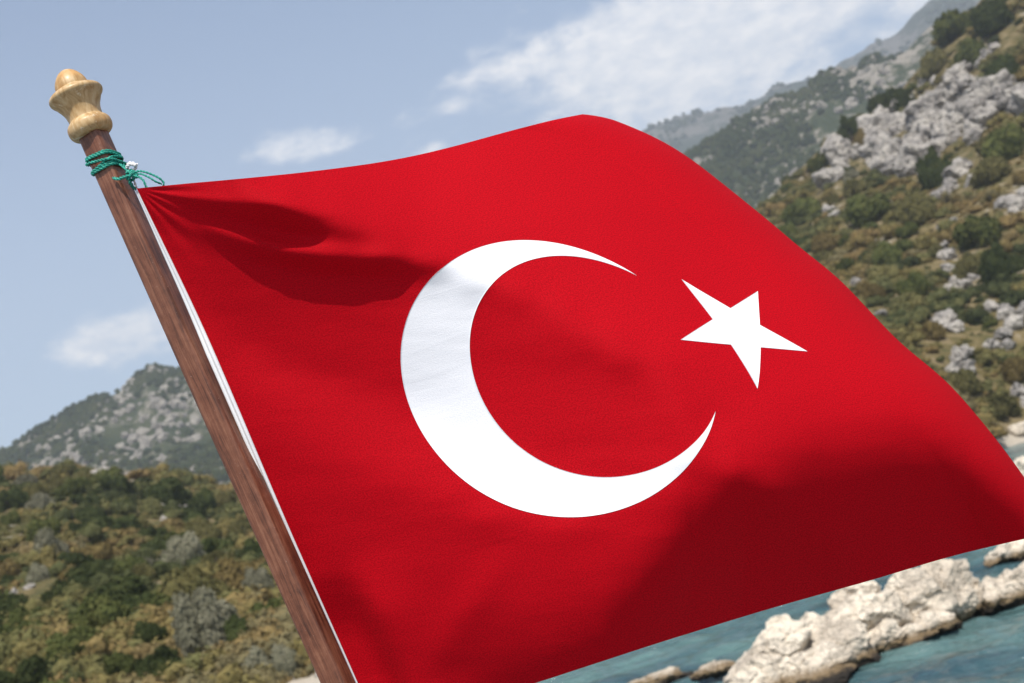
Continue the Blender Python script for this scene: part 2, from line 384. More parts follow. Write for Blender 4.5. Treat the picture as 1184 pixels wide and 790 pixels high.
def crown_arrays(seed, n_blobs=12, n_leaf=1500, leaf=0.13, squash=0.75, core_sub=1):
    """lumpy crown of radius about 1 standing on z=0: dark cores plus leaf-sized faces over them"""
    rg = np.random.default_rng(seed)
    c = rg.normal(0, 1, (n_blobs, 3)); c /= np.linalg.norm(c, axis=1)[:, None]; c *= rg.uniform(0.25, 0.68, (n_blobs, 1))
    c[:, 2] = np.abs(c[:, 2]) * 0.9 + 0.12; br = rg.uniform(0.20, 0.42, n_blobs) * (12 / max(n_blobs, 12)) ** 0.25
    c[:, 2] *= squash * 1.15
    v, f = ICO[2 if core_sub > 1 else 1]
    cv = c[:, None] + v[None] * (br * 0.86)[:, None, None] * rg.uniform(0.85, 1.1, (n_blobs, len(v), 1))
    cf = f[None] + (np.arange(n_blobs) * len(v))[:, None, None]
    k = rg.integers(0, n_blobs, n_leaf); d = rg.normal(0, 1, (n_leaf, 3)); d[:, 2] += 0.35; d /= np.linalg.norm(d, axis=1)[:, None]
    p = c[k] + d * (br[k] * rg.uniform(0.8, 1.13, n_leaf))[:, None]
    nrm = d + rg.normal(0, 0.55, (n_leaf, 3)); nrm /= np.linalg.norm(nrm, axis=1)[:, None]
    tx = np.cross(nrm, rg.normal(0, 1, (n_leaf, 3))); tx /= np.linalg.norm(tx, axis=1)[:, None]; ty = np.cross(nrm, tx)
    s = leaf * rg.uniform(0.5, 1.2, (n_leaf, 1))
    q = np.stack([p - tx * s, p + ty * s * 0.6, p + tx * s, p - ty * s * 0.6], 1)
    lf = np.arange(n_leaf * 4).reshape(-1, 4)
    tri = np.concatenate([lf[:, [0, 1, 2]], lf[:, [0, 2, 3]]])
    V = np.concatenate([cv.reshape(-1, 3), q.reshape(-1, 3)]); Fc = np.concatenate([cf.reshape(-1, 3), tri + n_blobs * len(v)])
    V[:, 2] = np.maximum(V[:, 2], -0.05)
    return V, Fc
def tube_arrays(pts, radii, ns=8, cap=True):
    pts = np.asarray(pts, float); n = len(pts); radii = np.broadcast_to(np.asarray(radii, float), (n,))
    T = np.gradient(pts, axis=0); T /= np.linalg.norm(T, axis=1)[:, None] + 1e-12
    up = np.array([0.31, 0.22, 0.92]); N = np.cross(T[0], up); N /= np.linalg.norm(N)
    V = []
    for i in range(n):
        N = N - T[i] * np.dot(N, T[i]); N /= np.linalg.norm(N) + 1e-12; B = np.cross(T[i], N)
        a = np.linspace(0, 2 * np.pi, ns, endpoint=False)
        V.append(pts[i] + radii[i] * (np.cos(a)[:, None] * N + np.sin(a)[:, None] * B))
    V = np.concatenate(V); Fc = grid_faces(n, ns, wrap_v=True)
    Fc = np.concatenate([Fc[:, [0, 1, 2]], Fc[:, [0, 2, 3]]])
    if cap:
        V = np.concatenate([V, pts[:1], pts[-1:]]); m = n * ns
        j = np.arange(ns); k = (j + 1) % ns
        Fc = np.concatenate([Fc, np.stack([k, j, 0 * j + m], -1), np.stack([(n - 1) * ns + j, (n - 1) * ns + k, 0 * j + m + 1], -1)])
    return V, Fc
def join(parts):
    o = 0; Vs = []; Fs = []
    for V, Fc in parts: Vs.append(V); Fs.append(Fc + o); o += len(V)
    return np.concatenate(Vs), np.concatenate(Fs)
def trunk_arrays(seed):
    rg = np.random.default_rng(seed); parts = [tube_arrays([(0, 0, -0.3), (0.02, 0, 0.1), (0.05, 0.03, 0.35), (0.03, 0.05, 0.6)], [0.10, 0.08, 0.06, 0.03], 7)]
    for i in range(5):
        a = rg.uniform(0, 6.28); e = np.array([math.cos(a), math.sin(a), 0])
        parts.append(tube_arrays([(0, 0, 0.05), tuple(e * 0.2 + [0, 0, 0.2]), tuple(e * 0.5 + [0, 0, 0.45])], [0.05, 0.035, 0.012], 6))
    return join(parts)

def make_bush(kind, seed, name, ctype):
    leafs = {'dark': .085, 'green': .085, 'olive': .075, 'ochre': .07, 'grey': .06}[kind]
    root = bpy.data.objects.new(name, None)
    V, Fc = crown_arrays(seed, {'grey': 30}.get(kind, 24), 6500 if kind == 'grey' else 4200, leafs, 0.85 if kind == 'grey' else 0.72, 2)
    crown = mesh_np('crown', V, Fc, FOL[kind], smooth=False); crown.parent = root
    V, Fc = trunk_arrays(seed); tr = mesh_np('trunk', V, Fc, m_bark); tr.parent = root
    return root, [crown, tr]
PROTO = {k: [make_bush(k, 100 * i + 7 * j, {'grey': 'olive_tree'}.get(k, 'bush'), k) for j in range(3)] for i, k in enumerate(FOL)}
_used = set()
BUSH_XY = []
def place_bush(x, y, wpx, hpx, kind, label, cat, group, rg, pos=None):
    if pos is None:
        pos, ok = hit_px(x, y)
        if not ok: return None
    j = int(rg.integers(0, 3)); root0, ch = PROTO[kind][j]
    if (kind, j) in _used:
        root = root0.copy(); kids = [c.copy() for c in ch]
        for c in kids: c.parent = root; scene.collection.objects.link(c)
        ch2 = kids
    else: _used.add((kind, j)); root = root0
    scene.collection.objects.link(root)
    D = np.linalg.norm(pos - CAM); s = wpx / 2 * D / FPX / 0.92
    root.location = pos - np.array([0, 0, 0.10 * s]); root.rotation_euler = (0, 0, rg.uniform(0, 6.28))
    k = (hpx / wpx) / 0.55
    root.scale = (s, s, s * k)
    root['label'] = label; root['category'] = cat
    if group: root['group'] = group
    BUSH_XY.append((pos[0], pos[1], s))
    return root
NAMES = {'dark': 'dark green', 'green': 'mid green', 'olive': 'olive brown', 'ochre': 'ochre dry', 'grey': 'grey green'}
KEY = [ # x, y of the foot, width, height (photo pixels), kind, words
 (14,590,42,34,'dark','dark green round bush at the left edge just under the hill crest'),
 (196,588,68,44,'dark','wide dark green bush on the hill crest left of the flagpole'),
 (238,592,32,34,'dark','narrow dark green bush touching the flagpole just under the hill crest'),
 (84,578,36,26,'green','mid green bush in front of pale rocks under the hill crest'),
 (42,582,36,26,'olive','olive brown bush between dark round bush and pale crest rocks'),
 (17,612,26,20,'green','small green bush below the dark bush at the left edge'),
 (125,622,84,42,'dark','broad dark green thicket in the upper middle of left hillside'),
 (107,642,34,28,'dark','small dark bush hanging below the broad dark thicket'),
 (61,655,46,42,'grey','grey twiggy bush beside the pale flat rock on left hillside'),
 (108,682,64,44,'dark','round dark green bush alone in the middle of left hillside'),
 (46,676,32,26,'grey','small grey green bush left of the lone round dark bush'),
 (8,684,28,30,'dark','dark bush cut by the left edge halfway down the hillside'),
 (29,722,52,36,'green','mid green bush beneath two small white stones'),
 (105,718,64,30,'dark','low wide dark green bush below the lone round bush'),
 (32,752,54,38,'green','olive green bush near lower left corner above dark clump'),
 (90,765,74,48,'green','large mid green bush in the lower left hillside'),
 (175,750,48,40,'dark','dark round bush at lower middle of left hillside'),
 (44,798,64,46,'dark','dark green clump at the bottom left corner of hillside'),
 (140,782,44,38,'green','light green bush beside the large mid green bush at bottom'),
 (180,718,54,34,'green','green bush directly left of the big grey olive tree'),
 (215,662,64,46,'grey','grey olive tree with rounded crown above the biggest olive tree'),
 (265,664,28,26,'grey','small grey bush right above the biggest olive tree'),
 (244,752,90,76,'grey','biggest grey leaved olive tree on left hillside with billowing crown'),
 (300,692,44,44,'grey','dark grey green round bush touching the flagpole beside big olive tree'),
 (279,748,40,44,'dark','dark green bush growing against right foot of the big olive tree'),
 (299,786,44,42,'grey','grey green bush low on hillside left of the flagpole base'),
 (332,782,46,44,'grey','grey brown rounded bush touching the flagpole near the frame bottom'),
 (193,798,38,36,'green','green bush at the bottom edge between left clumps and olive trees'),
 (240,800,46,26,'olive','olive brown low bush at bottom edge beneath the big olive tree'),
 (335,728,20,24,'dark','tiny dark bush peeking out beside the flagpole'),
 (1152,40,56,46,'dark','dark green bush at the top right corner above the outcrop'),
 (1108,44,50,40,'green','green bush on the skyline above the grey limestone outcrop'),
 (1082,86,40,34,'olive','olive bush on the skyline at the top end of the outcrop'),
 (1128,74,44,40,'green','green bush between the skyline and the top of the outcrop'),
 (1168,98,48,44,'dark','dark green bush on top of the outcrop at right edge'),
 (1036,132,54,44,'dark','dark bush on the skyline left of the outcrop top'),
 (986,168,36,42,'dark','dark bush on the skyline left of ochre bush beside outcrop'),
 (1002,172,26,36,'ochre','ochre bush against the left side of the outcrop'),
 (956,200,42,32,'green','green bush on the skyline left of the outcrop foot'),
 (1088,212,42,56,'dark','dark grey green tree growing in the notch below the outcrop'),
 (1168,180,66,50,'green','wide green bush at right edge below the outcrop'),
 (1150,208,54,34,'olive','olive bush under the wide green bush at right edge'),
 (930,254,58,34,'green','green bush beside the upper flag edge on the slope'),
 (1004,258,66,44,'green','broad green bush below the left foot of the outcrop'),
 (1062,262,50,46,'olive','olive bush between broad green bush and the white rock gully'),
 (1134,284,64,48,'green','rounded green bush right of the white rock gully'),
 (1162,322,48,52,'dark','darkest round bush at right edge halfway down the slope'),
 (1124,322,44,40,'olive','olive bush between the white rock gully and darkest round bush'),
 (1030,308,40,36,'green','green bush in the middle of the ochre scrub slope'),
 (1062,344,46,36,'green','green bush on the slope above the flag edge and gully'),
 (1158,484,60,34,'olive','olive bush above the bright white rock on shoreline'),
 (1122,460,44,36,'olive','olive bush right of flag edge low on the slope'),
 (1178,440,40,36,'ochre','ochre bush at the right edge low on the slope'),
 (1010,350,44,34,'ochre','ochre bush beside the flag edge in mid slope'),
 (958,292,44,30,'ochre','ochre bush touching the flag edge high on the slope'),
]
rgk = np.random.default_rng(42)
for x, y, wpx, hpx, kind, lab in KEY:
    place_bush(x, y, wpx, hpx, kind, lab, 'olive tree' if kind == 'grey' and wpx > 60 else 'bush', 'bushes on the hillside', rgk)

# rock outcrops and boulders in the hillside ------------------------------------
def displaced(v, c, radii, seed, amp=0.22, freq=1.0, rot=0.0, planes=16):
    rgp = np.random.default_rng(seed); m = np.ones(len(v))
    for _ in range(planes):
        n_ = rgp.normal(0, 1, 3); n_ /= np.linalg.norm(n_); dk = rgp.uniform(0.62, 0.92); vn = v @ n_
        m = np.where(vn > 0.05, np.minimum(m, dk / np.maximum(vn, 0.05)), m)
    p = v * np.array(radii) * m[:, None]
    k = max(radii)
    q = (v * 1.0 + np.array(c) * 0.37 + seed) * freq
    f1, f2, rv = voro(q * 1.5, seed)
    disp = 1 + amp * (0.8 * (rv - 0.5) * np.clip((f2 - f1) * 6, 0, 1) + 0.5 * np.minimum(f2 - f1, 0.3) - 0.1 + 0.9 * fbm(q * 1.8, 5, seed + 3) + 0.25 * fbm(q * 9, 3, seed + 5))
    p = p * disp[:, None]
    cr, sr = math.cos(rot), math.sin(rot)
    return p @ np.array([[cr, sr, 0], [-sr, cr, 0], [0, 0, 1]]) + np.array(c)
ROCK_XY = []
def in_poly(x, y, poly):
    r = False; n = len(poly)
    for i in range(n):
        x1, y1 = poly[i]; x2, y2 = poly[(i + 1) % n]
        if (y1 > y) != (y2 > y) and x < (x2 - x1) * (y - y1) / (y2 - y1) + x1: r = not r
    return r
def outcrop(name, label, cat, pts, seed, group=None, sub=3):
    rg = np.random.default_rng(seed); parts = []
    for x, y, r in pts:
        p, ok = hit_px(x, y)
        if not ok: continue
        D = np.linalg.norm(p - CAM); s = r * D / FPX
        v, f = ICO[sub]
        parts.append((displaced(v, p + np.array([0, 0, 0.35 * s]), (s * rg.uniform(1.0, 1.5), s * rg.uniform(1.0, 1.5), s * rg.uniform(.9, 1.3)), int(rg.integers(1, 999)), 0.42, 1.0, rg.uniform(0, 3)), f))
        ROCK_XY.append((p[0], p[1], s * 1.0))
    if not parts: return
    if True:
        o = np.mean([V.mean(0) for V, Fc in parts], axis=0); o[2] = min(V[:, 2].min() for V, Fc in parts)
        if len(parts) == 1:
            ob = mesh_np(name, parts[0][0] - o, parts[0][1], m_lime, smooth=False); ob.location = o
        else:
            ob = bpy.data.objects.new(name, None); ob.location = o; link(ob)
            for V, Fc in parts:
                c = mesh_np('boulder', V - o, Fc, m_lime, smooth=False); c.parent = ob
    ob['label'] = label; ob['category'] = cat
    if group: ob['group'] = group
POLY = [(950,204),(962,190),(985,182),(1000,168),(1012,150),(1035,132),(1062,112),(1068,92),(1085,88),(1100,80),(1118,92),(1150,97),(1184,97),(1215,110),(1215,135),(1184,132),(1160,138),(1142,165),(1128,172),(1124,156),(1100,164),(1078,188),(1062,214),(1038,218),(1018,206),(985,216),(955,222)]
rg = np.random.default_rng(8); pts = []
while len(pts) < 92:
    x = rg.uniform(945, 1215); y = rg.uniform(78, 224)
    if in_poly(x, y, POLY): pts.append((x, y, rg.choice([7, 10, 14, 19], p=[.3, .3, .25, .15])))
pts += [(1178, 124, 16), (1192, 122, 16), (1165, 120, 15), (1150, 118, 14), (1204, 120, 14)]
outcrop('rock_outcrop', 'large pale grey limestone outcrop running diagonally across the right hillside', 'rock outcrop', pts, 3, sub=4)
SMALL = [
 ('pale broken rock directly below the large outcrop right of the notch tree', [(1108,205,11),(1117,198,11),(1092,228,9),(1100,218,9),(1124,212,8)]),
 ('pair of pale rocks at the right edge below the wide green bush', [(1165,238,10),(1178,243,10),(1186,230,9)]),
 ('small pale rock below the lower left foot of the large outcrop', [(958,245,7),(966,250,6)]),
 ('upper part of the white rock gully running down the right slope', [(1092,288,7),(1096,302,9),(1090,270,5),(1098,314,7),(1104,260,5)]),
 ('lower part of the white rock gully running down the right slope', [(1108,328,9),(1118,336,9),(1126,326,6),(1100,340,6)]),
 ('round pale boulder in scrub near the flag edge', [(1094,376,12),(1106,384,9),(1084,372,7)]),
 ('bright grey boulder low on the slope near the flag edge', [(1110,422,12),(1120,434,9),(1104,436,8),(1116,412,8)]),
 ('scattered pale rocks at the right edge above the shoreline', [(1150,362,7),(1165,370,10),(1178,384,11),(1160,392,9),(1148,406,8),(1168,404,7),(1186,366,8)]),
 ('small pale rock on the skyline above the outcrop', [(1142,68,8),(1152,60,6),(1136,76,6)]),
 ('pale rock at right edge just above the bush by the shoreline', [(1180,462,9),(1188,470,8)]),
 ('pale rocks beside the flag edge in mid slope', [(990,330,7),(998,338,5),(1020,368,6)]),
 ('broken pale rocks on the hill crest left of flagpole', [(112,552,8),(122,556,8),(136,554,8),(150,556,6)]),
 ('pale flat rock beside the grey twiggy bush on the left', [(24,637,7),(34,636,7),(42,635,6)]),
 ('small white stone at the left edge halfway down hillside', [(16,690,5)]),
 ('small white stone right of another white stone on the left hillside', [(36,684,5)]),
 ('pale stones beneath the wide crest bush left of the flagpole', [(188,592,4),(206,594,5),(218,592,5)]),
 ('small pale stone above the broad dark thicket', [(94,598,5)]),
 ('pale rock at the frame bottom beside the flagpole base', [(374,782,8),(384,788,9)]),
 ('tiny pale stone left of the crest rocks', [(22,552,4)]),
 ('small grey stone near the right end of the dark thicket', [(190,606,4)]),
]
for i, (lab, pts) in enumerate(SMALL):
    outcrop('limestone_rock', lab, 'rock', pts, 50 + i, 'limestone rocks in the hillside')

# more single bushes between the traced ones, then the undergrowth as one mass ----
def side_words(az, el, p):
    if az < -13: a = 'left of the flagpole'
    elif az < 10: a = 'on the coast behind the flag'
    else: a = 'on the right slope'
    return a
ring = np.random.default_rng(17)
bx = np.array(BUSH_XY)
count = 0
zone_n = {}
for _ in range(5000):
    if count >= 235: break
    q = ring.uniform()
    if q < 0.42: az = ring.uniform(-24, -12); el = ring.uniform(-1.2, np.interp(az, T_AZ, T_EL) - 0.1)
    elif q < 0.9: az = ring.uniform(11, 26); el = ring.uniform(0.2, np.interp(az, T_AZ, T_EL) + 0.0)
    else: az = ring.uniform(-12, 11); el = ring.uniform(-0.5, np.interp(az, T_AZ, T_EL) - 0.1)
    p, ok = hit_ae(az, el)
    if not ok[0]: continue
    p = p[0]
    if p[2] < 0.9: continue
    D = np.linalg.norm(p - CAM); s = ring.uniform(0.9, 2.1) * (1.3 if D > 130 else 0.9)
    if (np.hypot(bx[:, 0] - p[0], bx[:, 1] - p[1]) < 0.72 * (bx[:, 2] + s)).any(): continue
    rx = np.array(ROCK_XY)
    if (np.hypot(rx[:, 0] - p[0], rx[:, 1] - p[1]) < 1.2 * (rx[:, 2] + s)).any(): continue
    kind = ring.choice(['dark', 'green', 'olive', 'ochre', 'grey'], p=[.32, .28, .24, .12, .04] if az < 0 else [.20, .30, .30, .18, .02])
    el_rel = (el - 0) / np.interp(az, T_AZ, T_EL)
    band = 'high up' if el_rel > .66 else 'halfway up' if el_rel > .33 else 'low down'
    side = side_words(az, el, p)
    lab = f"{NAMES[kind]} {'large' if s > 1.5 else 'small'} rounded bush {band} {side}"
    place_bush(0, 0, 2 * s * FPX / D * 0.92, 2 * s * FPX / D * 0.92 * ring.uniform(0.5, 0.75), kind, lab, 'bush', f"{NAMES[kind]} {'large' if s > 1.5 else 'small'} bushes {band} {side}", ring, pos=p)
    bx = np.array(BUSH_XY); count += 1

def scrub():
    rg = np.random.default_rng(91)
    Vs, Fs, Ts, o = [], [], [], 0
    rx = np.array(ROCK_XY); bxy = np.array(BUSH_XY)
    for layer, (n, s0, s1, nb, nl, lf, mar) in enumerate(((13000, 0.85, 2.0, 12, 420, 0.088, 0.85), (23000, 0.35, 0.75, 5, 70, 0.16, 0.35))):
        az = rg.uniform(-45, 45, n); emax = np.interp(az, T_AZ, T_EL) + 0.3
        el = -3.5 + (emax + 3.5) * rg.uniform(0, 1, n)
        P_, ok = hit_ae(az, el); P_ = P_[ok & (P_[:, 2] > 0.9)]
        sz = rg.uniform(s0, s1, len(P_)) * np.interp(np.linalg.norm(P_ - CAM, axis=1), [40, 120, 300], [0.75, 1.0, 1.55])
        keep = np.ones(len(P_), bool)
        for arr, k in ((rx, 1.35), (bxy, 0.75)):
            d = np.sqrt((P_[:, None, 0] - arr[None, :, 0]) ** 2 + (P_[:, None, 1] - arr[None, :, 1]) ** 2) - arr[None, :, 2] * k
            keep &= d.min(1) > mar * sz * (0.6 if arr is rx else 0.5)
        keep &= fbm(P_ / 9, 3, 44) + rg.normal(0, 0.1, len(P_)) > -0.42
        P_ = P_[keep]; sz = sz[keep]
        tone = np.clip(0.51 + 0.75 * fbm(P_ / 22, 3, 71) + rg.normal(0, 0.20, len(P_)), 0, 1)
        pro = [crown_arrays(900 + i + 20 * layer, nb, nl, lf, 0.72) for i in range(6)]
        for i in range(6):
            sel = P_[i::6]; s = sz[i::6]; tn = tone[i::6]; V, Fc = pro[i]; m = len(sel)
            a = rg.uniform(0, 6.28, m); ca, sa = np.cos(a), np.sin(a)
            X = (V[None, :, 0] * ca[:, None] - V[None, :, 1] * sa[:, None]) * s[:, None] + sel[:, 0:1]
            Y = (V[None, :, 0] * sa[:, None] + V[None, :, 1] * ca[:, None]) * s[:, None] + sel[:, 1:2]
            Z = V[None, :, 2] * (s * rg.uniform(0.65, 1.0, m))[:, None] + sel[:, 2:3] - 0.08
            Vs.append(np.stack([X, Y, Z], -1).reshape(-1, 3)); Fs.append((Fc[None] + (np.arange(m) * len(V))[:, None, None]).reshape(-1, 3) + o); o += m * len(V)
            Ts.append(np.repeat(tn, len(V)))
    ob = mesh_np('hillside_scrub', np.concatenate(Vs), np.concatenate(Fs), m_scrub, smooth=False, kind='stuff')
    at_ = ob.data.attributes.new('tone', 'FLOAT', 'POINT'); at_.data.foreach_set('value', np.concatenate(Ts).astype(np.float32))
scrub()

# ------------------------------------------------------------------ shore rocks
def on_water(x, y):
    d = ray(x, y); k = -CAM_H / d[2]; return CAM + k * d, k
def shore_rock(label, base, blobs, seed, group='cream limestone rocks in the water'):
    rg = np.random.default_rng(seed); _, k = on_water(*base); parts = []
    for b in blobs:
        x, y, rx, rz = b[:4]; dd = b[4] if len(b) > 4 else 0
        c = at(x, y, k + dd); s = k / FPX
        v, f = ICO[5]
        parts.append((displaced(v, c, (1.2 * rx * s, rx * s * 0.9, 1.06 * rz * s), int(rg.integers(1, 999)), 0.24, 0.85, rg.uniform(-.4, .4), 22), f))
    V, Fc = join(parts)
    q = V * 1.0
    V = V + (fbm(V * 6, 4, seed)[:, None] * 0.035 + 0.012 * fbm(V * 26, 2, seed + 9)[:, None]) * np.array([1, 1, 1.2])
    o = V.mean(0); o[2] = -0.3
    ob = mesh_np('shore_rock', V - o, Fc, m_shore, smooth=False); ob.location = o
    ob['label'] = label; ob['category'] = 'rock'; ob['group'] = group
shore_rock('largest cream rock with a small peak at the lower left end of the islet', (905,800),
  [(905,752,40,34,.2),(880,778,38,32),(930,778,52,34),(903,728,17,20,.3),(962,748,38,34,.3),(985,760,34,26,.2),(935,740,30,28,.5),(945,792,48,26,-.3),(868,800,36,26,-.2)], 1)
shore_rock('broad cream rock mass with grey flank touching the flag bottom edge', (1000,762),
  [(985,724,30,34),(1012,712,40,32),(1052,700,44,36,.3),(1088,672,30,32,.6),(1100,700,30,24,.5),(1070,722,36,22,.3),(974,702,16,26,.3),(1015,742,34,20,-.3),(1060,680,30,24,.6),(995,690,24,22,.5)], 2)
shore_rock('flat slanting cream slab with brown underside in front of the islet', (1045,752), [(1046,738,40,15),(1072,724,30,15,.1),(1030,746,22,11)], 3)
shore_rock('craggy cream rock at the right edge of the islet', (1135,712),
  [(1122,702,26,24),(1148,690,34,26),(1182,680,34,28),(1112,676,17,16,.4),(1094,688,16,12,.2),(1215,664,40,34)], 4)
shore_rock('cream rock behind the islet at the right edge under the flag', (1165,655), [(1160,642,22,15),(1184,636,24,18),(1215,632,26,16)], 5)
shore_rock('low cream rock hump at the bottom edge left of the islet', (762,796), [(762,788,36,12),(740,793,24,9),(786,790,22,10)], 6)
shore_rock('small low cream rock between the low hump and largest rock', (826,786), [(826,775,23,9),(812,780,14,7)], 7)
shore_rock('bright white rock on the shoreline right of the flag edge', (1165,516), [(1156,508,20,8),(1180,498,20,12),(1205,492,22,14)], 8)
shore_rock('pale rock below the bright shoreline rock at right edge', (1184,562), [(1186,546,20,17),(1210,540,26,20)], 9)
shore_rock('small brown wet rock awash in front of the largest rock', (960,800), [(958,798,14,5),(985,797,8,3)], 10)

# ------------------------------------------------------------------ the flag
# control grid of the cloth: 25 columns from hoist to fly, 21 rows from top to bottom
# (bearing of each knot in tenths of a photo pixel, and its distance in millimetres)
GX = [[1580,1732,1885,2036,2186,2332,2472,2608,2742,2875,3007,3140,3274,3410,3549,3688,3828,3968,4106,4244,4380],[1882,2041,2199,2357,2512,2664,2811,2954,3093,3230,3364,3498,3631,3765,3901,4038,4175,4313,4450,4587,4724],[2184,2350,2514,2678,2839,2996,3150,3299,3444,3584,3721,3855,3987,4119,4253,4387,4522,4658,4794,4930,5066],[2488,2658,2829,2998,3165,3329,3489,3644,3794,3939,4077,4211,4342,4472,4603,4735,4868,5003,5138,5273,5409],[2791,2967,3142,3317,3490,3660,3826,3988,4143,4292,4432,4565,4694,4822,4951,5082,5214,5347,5481,5616,5750],[3093,3274,3455,3634,3813,3989,4161,4329,4490,4643,4785,4918,5045,5170,5298,5427,5559,5691,5824,5957,6091],[3397,3582,3767,3950,4133,4315,4493,4667,4833,4989,5133,5267,5393,5517,5644,5773,5904,6035,6166,6297,6429],[3702,3890,4077,4264,4451,4637,4821,5000,5172,5332,5478,5614,5741,5866,5991,6120,6249,6378,6507,6636,6764],[4009,4198,4387,4576,4765,4954,5143,5328,5505,5670,5820,5959,6089,6216,6341,6468,6595,6722,6849,6974,7100],[4314,4504,4695,4886,5077,5269,5463,5653,5835,6004,6159,6302,6436,6564,6690,6816,6942,7067,7191,7314,7436],[4615,4808,5001,5195,5388,5583,5782,5977,6163,6336,6496,6643,6779,6909,7036,7162,7286,7410,7533,7655,7777],[4912,5109,5305,5502,5699,5898,6100,6298,6489,6667,6832,6982,7120,7250,7377,7503,7628,7751,7875,7997,8120],[5208,5407,5607,5807,6008,6210,6414,6616,6811,6996,7165,7318,7456,7586,7712,7838,7965,8090,8215,8338,8462],[5503,5704,5906,6108,6311,6517,6723,6928,7127,7317,7492,7648,7787,7917,8042,8171,8299,8426,8552,8678,8803],[5799,6000,6202,6404,6608,6814,7021,7227,7429,7624,7808,7967,8111,8243,8373,8502,8630,8758,8886,9014,9141],[6095,6294,6494,6694,6896,7100,7305,7509,7711,7909,8098,8268,8424,8564,8696,8826,8956,9085,9215,9346,9477],[6389,6585,6781,6979,7177,7376,7576,7776,7976,8174,8367,8549,8719,8869,9006,9139,9272,9405,9538,9672,9807],[6681,6873,7065,7258,7452,7646,7840,8034,8230,8426,8622,8810,8988,9149,9298,9440,9579,9717,9854,9992,10130],[6968,7155,7344,7533,7722,7911,8100,8289,8478,8673,8870,9062,9246,9418,9578,9729,9876,10020,10163,10305,10446],[7248,7433,7619,7804,7990,8176,8360,8545,8730,8923,9121,9315,9503,9682,9851,10012,10166,10317,10465,10611,10757],[7523,7707,7891,8074,8258,8441,8623,8807,8993,9184,9379,9574,9764,9947,10122,10290,10452,10609,10762,10914,11064],[7796,7978,8161,8343,8525,8707,8889,9073,9260,9450,9643,9837,10028,10214,10393,10567,10734,10897,11056,11213,11369],[8067,8249,8430,8611,8793,8974,9157,9341,9528,9718,9910,10103,10295,10482,10665,10843,11016,11184,11348,11510,11671],[8337,8518,8699,8880,9061,9242,9425,9610,9797,9987,10179,10372,10563,10753,10939,11120,11297,11470,11639,11805,11970],[8607,8787,8968,9148,9329,9511,9694,9879,10067,10257,10448,10641,10833,11024,11213,11397,11578,11755,11928,12098,12267]]
GY = [[2180,2494,2808,3121,3435,3749,4063,4377,4690,5004,5318,5632,5946,6261,6575,6890,7204,7518,7832,8146,8459],[2150,2454,2758,3062,3367,3673,3980,4289,4598,4908,5219,5531,5845,6159,6474,6789,7103,7417,7730,8042,8354],[2121,2414,2708,3002,3298,3597,3897,4200,4505,4811,5120,5431,5744,6058,6374,6689,7003,7316,7628,7939,8249],[2094,2375,2657,2941,3228,3518,3813,4110,4411,4714,5020,5329,5642,5958,6274,6589,6903,7215,7525,7835,8144],[2066,2334,2604,2877,3154,3437,3725,4018,4315,4616,4919,5227,5541,5858,6175,6491,6804,7115,7423,7731,8037],[2037,2291,2548,2809,3077,3352,3634,3923,4217,4516,4818,5126,5441,5760,6079,6395,6706,7015,7321,7626,7930],[2006,2245,2488,2736,2994,3261,3538,3823,4116,4414,4718,5028,5345,5665,5985,6299,6609,6915,7218,7520,7822],[1971,2195,2423,2659,2905,3164,3436,3718,4009,4310,4617,4931,5249,5570,5890,6203,6510,6814,7115,7414,7712],[1932,2142,2355,2577,2811,3060,3328,3608,3900,4203,4513,4829,5150,5471,5790,6104,6410,6711,7010,7306,7602],[1889,2084,2284,2492,2714,2954,3217,3498,3791,4095,4408,4726,5046,5367,5687,6002,6307,6607,6903,7198,7492],[1837,2022,2212,2409,2620,2850,3111,3392,3686,3991,4303,4622,4943,5264,5582,5896,6201,6500,6796,7090,7383],[1775,1955,2140,2333,2538,2762,3018,3296,3588,3891,4203,4522,4842,5162,5477,5789,6094,6393,6689,6983,7277],[1703,1885,2072,2265,2470,2693,2943,3216,3503,3801,4109,4426,4746,5064,5375,5683,5986,6286,6582,6877,7171],[1624,1814,2008,2207,2417,2641,2887,3154,3433,3722,4023,4336,4656,4970,5276,5579,5881,6180,6477,6773,7068],[1542,1744,1948,2158,2375,2605,2849,3109,3380,3658,3945,4252,4568,4880,5179,5477,5777,6076,6375,6673,6970],[1464,1678,1895,2115,2342,2579,2827,3085,3349,3614,3886,4174,4472,4776,5075,5375,5675,5975,6275,6576,6876],[1391,1619,1846,2077,2313,2558,2811,3071,3329,3580,3836,4102,4380,4673,4974,5275,5576,5877,6179,6481,6784],[1332,1567,1803,2041,2284,2534,2789,3046,3300,3545,3790,4042,4308,4590,4884,5182,5482,5784,6085,6388,6692],[1282,1521,1762,2006,2254,2505,2760,3016,3267,3509,3745,3987,4244,4519,4806,5099,5396,5695,5995,6296,6597],[1236,1479,1723,1970,2219,2472,2725,2979,3229,3468,3700,3936,4188,4456,4736,5024,5317,5612,5909,6206,6503],[1193,1438,1684,1932,2182,2433,2685,2934,3180,3419,3652,3890,4138,4401,4674,4956,5244,5536,5829,6123,6417],[1150,1397,1644,1893,2142,2391,2640,2886,3129,3367,3603,3842,4090,4348,4616,4893,5176,5464,5755,6048,6341],[1109,1356,1603,1851,2099,2347,2593,2836,3077,3315,3553,3794,4041,4296,4560,4833,5112,5397,5686,5978,6271],[1068,1315,1562,1809,2055,2301,2545,2786,3026,3264,3503,3744,3990,4244,4505,4774,5050,5333,5620,5910,6203],[1026,1273,1520,1766,2011,2255,2497,2737,2975,3213,3452,3693,3939,4191,4450,4716,4989,5269,5554,5843,6134]]
